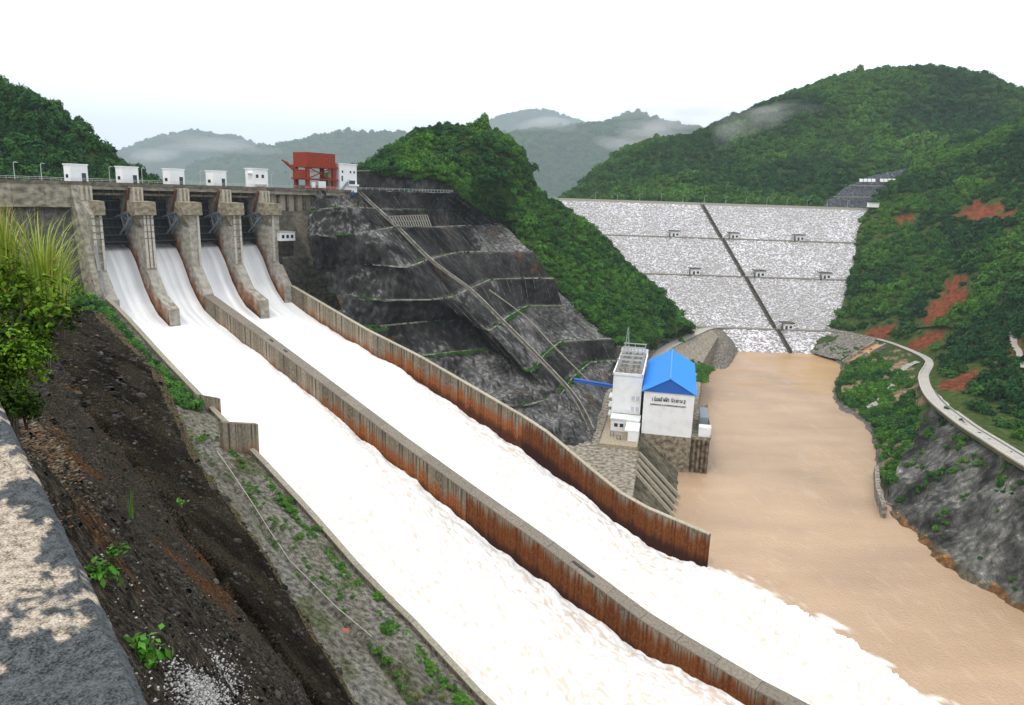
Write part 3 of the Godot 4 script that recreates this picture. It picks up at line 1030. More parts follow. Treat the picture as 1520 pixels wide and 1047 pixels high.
func instrument_hut(at: Vector3, label: String) -> void:
	var h := thing("instrument_hut", label, "hut", at, "instrument huts on the rockfill dam")
	h.scale = Vector3.ONE * 1.35
	var w := MB.new()
	w.box3(Vector3(-2.3, 0, -1.9), Vector3(4.6, 0, 0), Vector3(0, 3.4, 0), Vector3(0, 0, 3.4))
	put(w, "wall", M.offwhite, h)
	var r := MB.new()
	r.box3(Vector3(-3.4, 3.4, -3.6), Vector3(6.2, 0, 0), Vector3(0, 0.5, 0), Vector3(0, 0.0, 5.6), Color(0.4, 0.4, 0.4))
	put(r, "roof", M.concrete, h)
	var wing := MB.new()
	wing.prism(PackedVector2Array([Vector2(0, 0), Vector2(2.4, 0), Vector2(0, 3.4)]), Vector3(-3.2, 0, 1.5), Vector3(0, 0, 1), Vector3.UP, Vector3(-0.4, 0, 0), Color(0.4, 0.4, 0.4))
	put(wing, "wing_wall", M.concrete, h)
	var d := MB.new()
	d.box3(Vector3(-1.6, 0, 1.5), Vector3(1.1, 0, 0), Vector3(0, 2.2, 0), Vector3(0, 0, 0.06))
	put(d, "door", M.dark, h)
	var g := MB.new()
	g.box3(Vector3(0.4, 1.0, 1.5), Vector3(1.3, 0, 0), Vector3(0, 1.2, 0), Vector3(0, 0, 0.06))
	put(g, "window", M.glass, h)

func lamp_post(at: Vector3, h: float, label: String, group: String, turn := 0.0, straight := false) -> void:
	var l := thing("lamp_post", label, "lamp post", at, group)
	l.rotation.y = turn
	var p := MB.new()
	p.tube(Vector3.ZERO, Vector3(0, h, 0), 0.13, 0.09, 6)
	put(p, "pole", M.galv, l)
	var a := MB.new()
	a.tube(Vector3(0, h, 0), Vector3(0.7, h + 0.45, 0), 0.08, 0.06, 5)
	a.tube(Vector3(0.7, h + 0.45, 0), Vector3(1.5, h + 0.35, 0), 0.06, 0.06, 5)
	put(a, "arm", M.galv, l)
	var hd := MB.new()
	hd.box3(Vector3(1.2, h + 0.2, -0.18), Vector3(0.9, 0, 0), Vector3(0, 0.16, 0), Vector3(0, 0, 0.36))
	put(hd, "lamp_head", M.galv, l)

# the surface point of a grid that a pixel's ray passes nearest
func on_grid(g: Dictionary, px: float, py: float) -> Vector3:
	var dir := ray(px, py).normalized()
	var best := Vector3.ZERO
	var most := 0.0
	for q in g.p:
		var d: float = (q - Vector3(0, EYE, 0)).normalized().dot(dir)
		if d > most:
			most = d
			best = q
	return best

# ---------------------------------------------------------------- right bank
func build_right_bank() -> void:
	var E_ := func(a: Array) -> Vector3: return at_elev(a[0], a[1], a[2])
	var D_ := func(a: Array) -> Vector3: return at_depth(a[0], a[1], a[2])
	var water := [[1205, 530, -96], [1243, 545, -96], [1232, 598, -96], [1280, 645, -96], [1298, 700, -96], [1308, 755, -96], [1365, 815, -96], [1440, 870, -96], [1520, 915, -96], [1640, 975, -96]].map(E_)
	var road := [[1215, 487, -83], [1300, 503, -82], [1345, 517, -81], [1383, 537, -79], [1376, 562, -76.5], [1388, 592, -74.5], [1430, 628, -72], [1475, 657, -70], [1525, 688, -68], [1640, 755, -66]].map(E_)
	var mid := []
	for i in 10: mid.append((water[i] as Vector3).lerp(road[i], 0.5) + Vector3(0, 1.5 if i < 5 else 2.5, 0))
	var up2 := [[1243, 470, 494], [1310, 472, 478], [1370, 475, 440], [1425, 488, 400], [1452, 512, 356], [1490, 545, 312], [1530, 580, 280], [1575, 612, 252], [1630, 650, 228], [1740, 720, 206]].map(D_)
	var up3 := [[1266, 395, 545], [1330, 398, 524], [1390, 395, 495], [1440, 392, 465], [1490, 395, 428], [1540, 402, 390], [1580, 412, 352], [1640, 432, 320], [1700, 452, 290], [1800, 500, 265]].map(D_)
	var up4 := [[1283, 318, 606], [1340, 306, 596], [1400, 304, 578], [1460, 294, 550], [1520, 292, 518], [1580, 292, 480], [1640, 292, 440], [1700, 300, 400], [1760, 300, 370], [1850, 300, 340]].map(D_)
	var up5 := [[1346, 262, 690], [1380, 236, 690], [1420, 212, 690], [1470, 196, 680], [1520, 175, 660], [1580, 158, 640], [1660, 146, 600], [1740, 146, 560], [1820, 156, 520], [1900, 156, 480]].map(D_)
	var up6 := []
	for p in up5: up6.append(p + Vector3(60, -40, -90))
	var sl := fbm(701, 0.02, 3)
	var soilc := func(q: Vector3, _n, _u, _v) -> Color: return Color(0.9, 0.95, 0.85)
	# hillside above the road
	var g := loft([road, up2, up3, up4, up5, up6], 110, 14)
	rough_up(g, fbm(702, 0.03, 4), 3.0, func(v: float) -> float: return smoothstep(0.0, 0.12, v))
	# red earth slips and dirt tracks: [px, py, radius]
	var slips := []
	for s in [[1410, 445, 465, 11.0], [1400, 465, 455, 10.0], [1418, 420, 480, 7.0], [1355, 327, 590, 8.0], [1460, 318, 548, 10.0], [1490, 322, 530, 8.0], [1440, 312, 560, 8.0], [1345, 325, 585, 7.0], [1425, 568, 345, 6.0], [1440, 560, 350, 5.0], [1410, 577, 340, 5.0], [1512, 505, 375, 4.0], [1516, 525, 360, 4.0], [1300, 497, 455, 9.0], [1375, 505, 420, 9.0]]:
		slips.append([on_grid(g, s[0], s[1]), s[3] * 1.25])
	var slip := func(q: Vector3) -> float:
		var m := -1.0
		for s in slips: m = maxf(m, 1.0 - q.distance_to(s[0]) / (s[1] * (1.0 + 0.5 * sl.get_noise_3d(q.x * 5.0, q.y * 5.0, q.z * 5.0))))
		return m
	var hillc := func(q: Vector3, _n, _u, _v) -> Color:
		var m: float = slip.call(q)
		if m > 0.0: return Color(0.9, 1.3, 0.45).lerp(Color(3.0, 0.95, 0.48), smoothstep(0.0, 0.2, m)) * (0.75 + 0.5 * rng.randf())
		return Color(1.0, 1.5, 0.4)
	struct(grid_mesh(g, hillc, 6.0), "right_hillside", M.soil)
	var pt := fbm(703, 0.014, 3)
	var tone := func(q: Vector3) -> Color: return 0.82 * green(0.30 + 1.3 * pt.get_noise_2d(q.x, q.z) + rng.randf_range(-0.3, 0.3))
	var keep := func(q: Vector3, u: float, v: float) -> bool: return slip.call(q) < -0.2 and v > 0.06 and not (v < 0.17 and rng.randf() < 0.55)
	canopy(g, 9000, 2.4, 4.6, "hillside_wood", "green wood and scrub on the hillside above the right bank road", tone, keep, 90, "broadleaf tree on the hillside above the right bank road", "trees above the right bank road")
	# lower bank: scrub on the far part, sprayed rock on the near part
	var far_ := loft([water.slice(0, 6), mid.slice(0, 6), road.slice(0, 6)], 90, 16)
	rough_up(far_, fbm(704, 0.06, 4), 1.6, func(v: float) -> float: return smoothstep(1.0, 0.75, v))
	struct(grid_mesh(far_, func(q: Vector3, n: Vector3, u: float, v: float) -> Color:
		if v < 0.14: return Color(2.6, 2.4, 2.1)
		return Color(0.9, 1.4, 0.45) if sl.get_noise_3d(q.x * 3.0, q.y * 3.0, q.z * 3.0) < 0.2 else Color(4.4, 3.2, 2.1), 6.0), "river_bank", M.soil)
	var tone2 := func(q: Vector3) -> Color: return green(0.5 + 0.9 * pt.get_noise_2d(q.x * 2.0, q.z * 2.0) + rng.randf_range(-0.3, 0.3))
	var keep2 := func(q: Vector3, u: float, v: float) -> bool: return v > 0.12 and v < 0.62 and u > 0.26 and sl.get_noise_3d(q.x * 3.0, q.y * 3.0, q.z * 3.0) < 0.22
	canopy(far_, 2400, 1.2, 2.6, "bank_scrub", "green scrub between the river and the right bank road", tone2, keep2, 30, "round bushy tree between the brown river and the right bank road", "bushy trees between river and road")
	var near_ := loft([water.slice(5, 10), mid.slice(5, 10), road.slice(5, 10)], 120, 40)
	rough_up(near_, fbm(705, 0.05, 5), 3.0, func(v: float) -> float: return smoothstep(1.0, 0.8, v))
	rough_up(near_, fbm(706, 0.3, 3), 0.5, func(v: float) -> float: return smoothstep(1.0, 0.9, v))
	var band := fbm(707, 0.05, 4)
	struct(grid_mesh(near_, func(q: Vector3, n: Vector3, u: float, v: float) -> Color:
		if v < 0.10 + 0.06 * band.get_noise_2d(q.x, q.z): return Color(5.5, 3.0, 1.4) if band.get_noise_2d(q.x * 3.0, q.z * 3.0) > -0.1 else Color(3.6, 3.2, 2.4)
		var s := 2.5 + 4.6 * band.get_noise_3d(q.x * 1.2, q.y * 1.2, q.z * 1.2) + 3.6 * maxf(0.0, band.get_noise_3d(q.x * 0.5 + 90, q.y * 0.5, q.z * 0.5))
		s = maxf(s, 0.9)
		return Color(s, s, s * 0.97), 8.0), "sprayed_bank", M.shotcrete)
	var keep3 := func(q: Vector3, u: float, v: float) -> bool: return band.get_noise_3d(q.x * 1.5, q.y, q.z * 1.5) > 0.22 or v > 0.93
	canopy(near_, 900, 0.7, 1.5, "bank_plants", "low plants in the cracks of the sprayed rock bank", tone2, keep3)
	# road with a pale gravel surface and a kerb
	var rl := smooth_line(road, 140)
	var a := []
	var c := []
	for i in rl.size():
		var dir: Vector3 = rl[mini(i + 1, 140)] - rl[maxi(i - 1, 0)]
		dir.y = 0
		var s := Vector3.UP.cross(dir).normalized()
		a.append(rl[i] + s * 3.3 + Vector3(0, 0.45, 0))
		c.append(rl[i] - s * 3.3 + Vector3(0, 0.45, 0))
	var rd := MB.new()
	var skirt := MB.new()
	for i in 140:
		rd.quad(a[i], c[i], c[i + 1], a[i + 1], Color(1, 1, 1) * rng.randf_range(0.9, 1.05))
		skirt.quad(a[i], a[i + 1], a[i + 1] - Vector3(0, 1.2, 0) , a[i] - Vector3(0, 1.2, 0), Color(0.30, 0.32, 0.18))
		skirt.quad(c[i + 1], c[i], c[i] - Vector3(0, 1.2, 0), c[i + 1] - Vector3(0, 1.2, 0), Color(0.30, 0.32, 0.18))
	var rs := struct(rd, "road", M.road)
	put(skirt, "road_edge", M.road, rs)
	var kb := MB.new()
	var k2 := MB.new()
	for i in range(50, 140):
		kb.bar(c[i] + Vector3(0, 0.2, 0), c[i + 1] + Vector3(0, 0.2, 0), 0.5, 0.5, Color(1.1, 1.1, 1.1))
		k2.bar((a[i] as Vector3).lerp(c[i], 0.25) + Vector3(0, 0.02, 0), (a[i + 1] as Vector3).lerp(c[i + 1], 0.25) + Vector3(0, 0.02, 0), 0.7, 0.1, Color(0.35, 0.35, 0.38))
	put(kb, "kerb", M.pale, rs)
	put(k2, "drain", M.road, rs)
	# bare tracks and washed-out gullies
	for tr in [[far_, [[1362, 538], [1345, 548], [1330, 560], [1322, 580], [1302, 600], [1282, 612]], 1.6], [g, [[1524, 478], [1512, 492], [1508, 508], [1513, 528], [1526, 548]], 2.2], [g, [[1318, 497], [1350, 490], [1390, 486], [1440, 484], [1490, 480]], 1.3]]:
		var pl := []
		for q in tr[1]: pl.append(on_grid(tr[0], q[0], q[1]))
		var ln := smooth_line(pl, 50)
		var tb := MB.new()
		for i in 50:
			var s: Vector3 = Vector3.UP.cross(ln[i + 1] - ln[i]).normalized() * tr[2] * (1.0 + 0.4 * sl.get_noise_1d(i * 40.0))
			var h := Vector3(0, 0.7, 0)
			tb.quad(ln[i] + s + h, ln[i] - s + h, ln[i + 1] - s + h, ln[i + 1] + s + h, Color(0.95, 0.95, 0.93) * rng.randf_range(0.75, 1.0))
		struct(tb, "track", M.road)
	# turning place where the road bends
	var tp := MB.new()
	var poly := [[1368, 526, -80.2], [1412, 522, -79], [1420, 530, -79], [1395, 545, -78.3]].map(E_)
	tp.quad(poly[0] + Vector3(0, 0.6, 0), poly[3] + Vector3(0, 0.6, 0), poly[2] + Vector3(0, 0.6, 0), poly[1] + Vector3(0, 0.6, 0))
	struct(tp, "turning_place", M.road)
	# small walled channel at the water's edge
	var ww := thing("shore_wall", "short pale concrete wall at the river's edge below the scrub", "wall")
	var wp := [[1300, 702, -94], [1302, 735, -94], [1312, 765, -94]].map(E_)
	for i in 2:
		var b := MB.new()
		b.bar(wp[i] + Vector3(0, 0.5, 0), wp[i + 1] + Vector3(0, 0.5, 0), 1.4, 4.5, Color(0.8, 0.8, 0.78))
		put(b, "wall_block", M.concrete, ww)
	# riprap wedges at both ends of the dam toe
	var wedge := loft([[[1213, 487, -83], [1255, 494, -82.6], [1303, 505, -82]].map(E_), [[1196, 523, -95.5], [1225, 532, -95], [1262, 540, -94]].map(E_)], 40, 24, false)
	for i in wedge.p.size(): wedge.p[i] += Vector3(-0.6, 1.3, 0.8)
	rough_up(wedge, fbm(708, 0.3, 3), 0.8)
	struct(grid_mesh(wedge, func(q: Vector3, _n, _u, _v) -> Color: return Color(0.55, 0.55, 0.56) * (0.8 + 0.5 * rng.randf())), "toe_wedge", M.concrete)
	var mound := loft([[[1006, 508, -83], [1040, 489, -82.5], [1054, 485, -82.5], [1068, 486, -82.5]].map(E_), [[1010, 525, -87], [1036, 512, -88], [1070, 515, -88], [1085, 503, -88]].map(E_), [[1015, 548, -94], [1040, 548, -95.8], [1078, 551, -95.8], [1098, 522, -95.8]].map(E_)], 60, 20)
	rough_up(mound, fbm(709, 0.25, 3), 0.7)
	struct(grid_mesh(mound, func(q: Vector3, _n, u: float, _v) -> Color: return Color(0.62, 0.6, 0.58) * (0.7 + 0.5 * rng.randf()) if u > 0.35 else Color(0.26, 0.26, 0.25) * (0.7 + 0.6 * rng.randf())), "toe_mound", M.concrete)
	var strip := spots(wedge, 260, func(q: Vector3, u: float, v: float) -> bool: return absf(v - 0.35 - u * 0.5) < 0.12)
	var xf := []
	var cols := []
	for q in strip:
		var r := rng.randf_range(0.5, 1.1)
		xf.append(Transform3D(Basis(Vector3.UP, rng.randf() * TAU).scaled(Vector3(r, r * 0.7, r)), q))
		cols.append(green(rng.randf_range(0.6, 1.2)))
	tag(scatter(crowns[1], xf, cols, "toe_plants", M.leaf), "strip of green plants on the grey wedge at the dam toe", "plants")
	# open concrete channel that brings muddy water down to the river
	var ch := thing("outlet_channel", "open concrete channel with muddy water running to the river at the dam toe", "channel")
	var cl := [[1306, 516, -83.5], [1284, 528, -87], [1256, 545, -94.3]].map(E_)
	for i in 2:
		var p0: Vector3 = cl[i]
		var p1: Vector3 = cl[i + 1]
		var s := Vector3.UP.cross(p1 - p0).normalized() * 3.4
		for k in [-1.0, 1.0]:
			var b := MB.new()
			b.bar(p0 + s * k + Vector3(0, 1.4, 0), p1 + s * k + Vector3(0, 1.4, 0), 0.8, 4.0, Color(0.9, 0.9, 0.88))
			put(b, "side_wall", M.concrete, ch)
		var fl_ := MB.new()
		fl_.quad(p0 + s + Vector3(0, 1.6, 0), p1 + s + Vector3(0, 1.6, 0), p1 - s + Vector3(0, 1.6, 0), p0 - s + Vector3(0, 1.6, 0), Color(0.50, 0.25, 0.09))
		put(fl_, "muddy_water", M.river, ch)

# ---------------------------------------------------------------- left bank
const WALL_L := [[10.0, -34.0], [20.0, -35.8], [27.0, -37.1], [41.6, -41.0], [60.6, -46.9], [82.6, -53.0], [117.0, -62.2], [140.5, -69.2], [160.0, -75.8], [173.0, -78.5], [195.0, -85.0], [230.0, -91.0], [320.0, -94.0]]
const WALL_C := [[10.0, -35.5], [19.0, -37.8], [50.0, -45.9], [78.6, -53.8], [105.0, -61.3], [123.0, -66.4], [149.0, -73.2], [171.5, -78.7], [201.0, -87.1], [228.0, -90.9], [320.0, -93.0]]
const WALL_R := [[10.0, -34.2], [18.9, -36.6], [62.6, -48.5], [88.0, -53.9], [115.0, -61.2], [138.5, -67.6], [157.6, -76.8], [170.0, -82.4], [192.7, -85.0], [220.0, -86.0]]
const WATER := [[-3.0, -21.2], [2.0, -22.6], [6.0, -27.0], [11.0, -34.8], [15.0, -39.3], [20.0, -43.2], [30.0, -46.8], [55.0, -54.0], [86.0, -61.9], [110.0, -69.3], [120.0, -72.7], [143.0, -80.4], [167.0, -90.0], [176.0, -94.0], [185.0, -94.5], [200.0, -94.2], [320.0, -94.2]]

const WATER_LEFT := [[-3.0, -21.2], [2.0, -22.6], [6.0, -27.0], [11.0, -34.8], [15.0, -39.3], [20.0, -43.2], [30.0, -46.8], [53.0, -53.1], [92.5, -63.9], [110.0, -70.0], [150.0, -82.0], [172.0, -87.9], [185.0, -90.6], [195.0, -93.3], [205.0, -94.0], [320.0, -94.0]]

func left_lat(l: float) -> float: return -0.06 * l
func right_lat(l: float) -> float: return 64.0 + 0.056 * l

var edge_line := []   # outer edge of the dark slope: [l, lat] pairs

func edge_lat(l: float) -> float: return interp(l, edge_line)

func bank_y(l: float, u: float) -> float:
	var slope := lerpf(0.06, 0.40, smoothstep(30.0, 90.0, l))
	return interp(l, WALL_L) - 0.9 + slope * maxf(u, 0.0)

func foot_lat(l: float) -> float: return interp(l, [[100.0, -91.0], [252.0, -91.4], [258.3, -92.85], [263.0, -93.75], [270.0, -95.1], [290.0, -99.0]])

func build_left_bank() -> void:
	for q in [[60, 360], [130, 440], [240, 560], [300, 690], [400, 830], [510, 1010], [540, 1062]]:
		var p := at_elev(q[0], q[1], -24.0)
		edge_line.append([l_of(p), lat_of(p)])
	edge_line.append([285.0, edge_line[-1][1] - 12.0])
	# rough grey shelf between the chute wall and the dark slope
	var f1 := fbm(801, 0.06, 4)
	var f2 := fbm(802, 0.35, 4)
	var g := {"p": PackedVector3Array(), "nu": 92, "nv": 300}
	for j in 300:
		var l := 14.0 + j * 0.95
		for i in 92:
			var u := i * 0.75
			if i > 60: u = 45.0 + (i - 60) * 1.6
			var y := bank_y(l, u)
			# a ditch runs along the shelf, and the shelf steps up behind it
			var dl := 11.5 + 2.0 * f1.get_noise_2d(l * 0.5, 3.0) + l * 0.012
			if l > 40.0: y += -1.6 * exp(-pow((u - dl) / 1.1, 2.0)) + 1.3 * smoothstep(dl, dl + 2.0, u)
			var q := sp(left_lat(l) - 1.0 - u, l, y)
			var w := clampf(u / 2.0, 0.0, 1.0)
			q.y += w * (1.3 * f1.get_noise_3dv(q) + 0.55 * f2.get_noise_3dv(q))
			g.p.append(q)
	var st := fbm(803, 0.05, 4)
	var moss := fbm(804, 0.09, 4)
	var col := func(q: Vector3, n: Vector3, u: float, v: float) -> Color:
		var s := 1.0 + 0.8 * st.get_noise_3dv(q)
		var c := Color(s, s * 0.98, s * 0.92)
		var m := moss.get_noise_3dv(q)
		if m > 0.12: c = c.lerp(Color(0.32, 0.42, 0.15), smoothstep(0.12, 0.35, m) * 0.7)
		return c
	struct(grid_mesh(g, col), "left_bank", M.greybank)
	M.bankgrid = g
	# dark pitted slope under the viewpoint: from the parapet foot down to its sharp outer edge
	var gd := {"p": PackedVector3Array(), "nu": 161, "nv": 420}
	var d1 := fbm(811, 0.22, 6)
	var d2 := fbm(812, 2.2, 3)
	var d3 := fbm(813, 0.05, 3)
	for j in 420:
		var t := float(j) / 419.0
		var l := lerpf(284.0, 118.0, pow(t, 1.35))
		for i in 161:
			var w := i / 160.0
			var ww := w
			var latE := edge_lat(l)
			var latS := foot_lat(l)
			# rise toward the parapet; the surface ends in a shoulder toward the dam
			var q := sp(lerpf(latS, latE, ww), l - (1.0 - w) * 0.0, lerpf(-2.5, -24.0, ww))
			var cut := smoothstep(172.0, 118.0, l - w * 34.0 + 34.0) 
			q.y -= cut * 22.0 * (1.0 - w)
			# ditch and low step two thirds of the way down
			var dw := 0.66 + 0.05 * d3.get_noise_2d(l * 3.0, 0.0)
			q.y += -0.45 * exp(-pow((w - dw) / 0.012, 2.0)) + 0.3 * smoothstep(dw, dw + 0.03, w) * smoothstep(1.0, 0.93, w)
			var near := clampf((l - 190.0) / 60.0, 0.0, 1.0)
			var far := 1.0 - near
			var soft := smoothstep(0.0, 0.06, w) 
			q.y += soft * ((0.30 + 0.9 * far) * d1.get_noise_3dv(q) + 0.10 * d2.get_noise_3dv(q))
			gd.p.append(q)
	var br := fbm(814, 0.12, 4)
	var br2 := fbm(815, 0.9, 3)
	var colD := func(q: Vector3, n: Vector3, u: float, v: float) -> Color:
		var s := 1.0 + 0.5 * br2.get_noise_3dv(q)
		var c := Color(s, s, s)
		var m := br.get_noise_3dv(q)
		if u > 0.66: c = Color(0.58, 0.55, 0.46) * (0.55 + 1.5 * maxf(0.0, 0.35 + br.get_noise_3d(q.x * 1.2, q.y * 0.5, q.z * 1.2)) + 0.4 * br2.get_noise_3dv(q))
		elif m > 0.22: c = c.lerp(Color(2.0, 1.15, 0.65), smoothstep(0.22, 0.45, m))
		if u > 0.965: c = Color(2.6, 2.5, 1.8) * (0.7 + 0.6 * rng.randf())
		return c
	struct(grid_mesh(gd, colD, 6.0), "dark_slope", M.pitted)
	M.darkgrid = gd
	# steep face under the outer edge, down to the shelf
	var rowsA := []
	var rowsB := []
	for j in 120:
		var l := lerpf(284.0, 118.0, j / 119.0)
		var latE := edge_lat(l)
		rowsA.append(sp(latE, l, -24.15))
		var u := left_lat(l) - 1.0 - (latE + 9.0)
		rowsB.append(sp(latE + 9.0, l, bank_y(l, maxf(u, 0.0)) - 1.5))
	var gf := loft([rowsA, rowsB], 119, 14, false)
	rough_up(gf, d1, 0.5)
	struct(grid_mesh(gf, func(_p, _n, _u, v: float) -> Color: return Color(1.4, 1.3, 1.0), 6.0), "lower_face", M.pitted)
	# end shoulder toward the dam
	var ra := []
	var rb := []
	for i in 60:
		var w := i / 59.0
		var k := int(w * 160.0)
		var q: Vector3 = gd.p[419 * 161 + k]
		ra.append(q)
		rb.append(q + fl * -22.0 + Vector3(0, -24, 0))
	struct(grid_mesh(loft([ra, rb], 59, 8, false), func(_p, _n, _u, _v) -> Color: return Color(1, 1, 1)), "slope_shoulder", M.greybank)

# ---------------------------------------------------------------- concrete spillway
# pier body: side sheets in columns along the flow, so that the rust marks above the water can follow its curve
func pier_body(k: int, last: Array) -> MB:
	var top := [Vector2(-13, -1.3), Vector2(6.4, -1.3), Vector2(6.8, -6.0), Vector2(12.6, -10.2), Vector2(13.1, -28.2), Vector2(20.0, -36.6), last[0]]
	var out := MB.new()
	var f := fbm(820 + k, 0.22, 4)
	var a0 := 16.0 * k - 1.8
	var a1 := 16.0 * k + 1.8
	var ls := PackedFloat32Array()
	for i in top.size() - 1:
		var n := maxi(1, int((top[i + 1].x - top[i].x) / 0.8))
		for j in n: ls.append(lerpf(top[i].x, top[i + 1].x, float(j) / n))
	ls.append(last[0].x)
	var tbl := []
	for q in top: tbl.append([q.x, q.y])
	var paint := func(l: float, y: float, side: float) -> Color:
		var h := y - interp(l, WATER)
		var n := f.get_noise_3d(l * 1.5, y * 0.35, side * 50.0)
		var n2 := f.get_noise_3d(l * 0.8 + 40.0, y * 0.12, side * 50.0)
		var c := Color(1.0, 0.98, 0.93) * (1.05 + 0.5 * n2)
		var r := smoothstep(7.5, 1.5, h + 5.0 * n)
		c = c.lerp(Color(0.55, 0.21, 0.07), r * 0.9)
		return c.lerp(Color(0.13, 0.06, 0.035), smoothstep(2.2, 0.4, h + 2.0 * n) * 0.8)
	for s in 2:
		var lat := a0 if s == 0 else a1
		for i in ls.size() - 1:
			var n := 22
			for j in n:
				var ya0 := lerpf(-56.0, interp(ls[i], tbl), float(j) / n)
				var ya1 := lerpf(-56.0, interp(ls[i], tbl), float(j + 1) / n)
				var yb0 := lerpf(-56.0, interp(ls[i + 1], tbl), float(j) / n)
				var yb1 := lerpf(-56.0, interp(ls[i + 1], tbl), float(j + 1) / n)
				var q := [sp(lat, ls[i], ya0), sp(lat, ls[i + 1], yb0), sp(lat, ls[i + 1], yb1), sp(lat, ls[i], ya1)]
				var c := [paint.call(ls[i], ya0, s), paint.call(ls[i + 1], yb0, s), paint.call(ls[i + 1], yb1, s), paint.call(ls[i], ya1, s)]
				var at := out.v.size()
				if s == 0: out.quad(q[0], q[1], q[2], q[3])
				else: out.quad(q[1], q[0], q[3], q[2])
				for m in 4: out.c[at + m] = c[m] if s == 0 else c[[1, 0, 3, 2][m]]
	var ring := top.duplicate()
	ring.append(last[1])
	ring.push_front(Vector2(-13, -56))
	for i in ring.size() - 1:
		out.quad(sp(a0, ring[i].x, ring[i].y), sp(a0, ring[i + 1].x, ring[i + 1].y), sp(a1, ring[i + 1].x, ring[i + 1].y), sp(a1, ring[i].x, ring[i].y), Color(0.9, 0.88, 0.84))
	return out

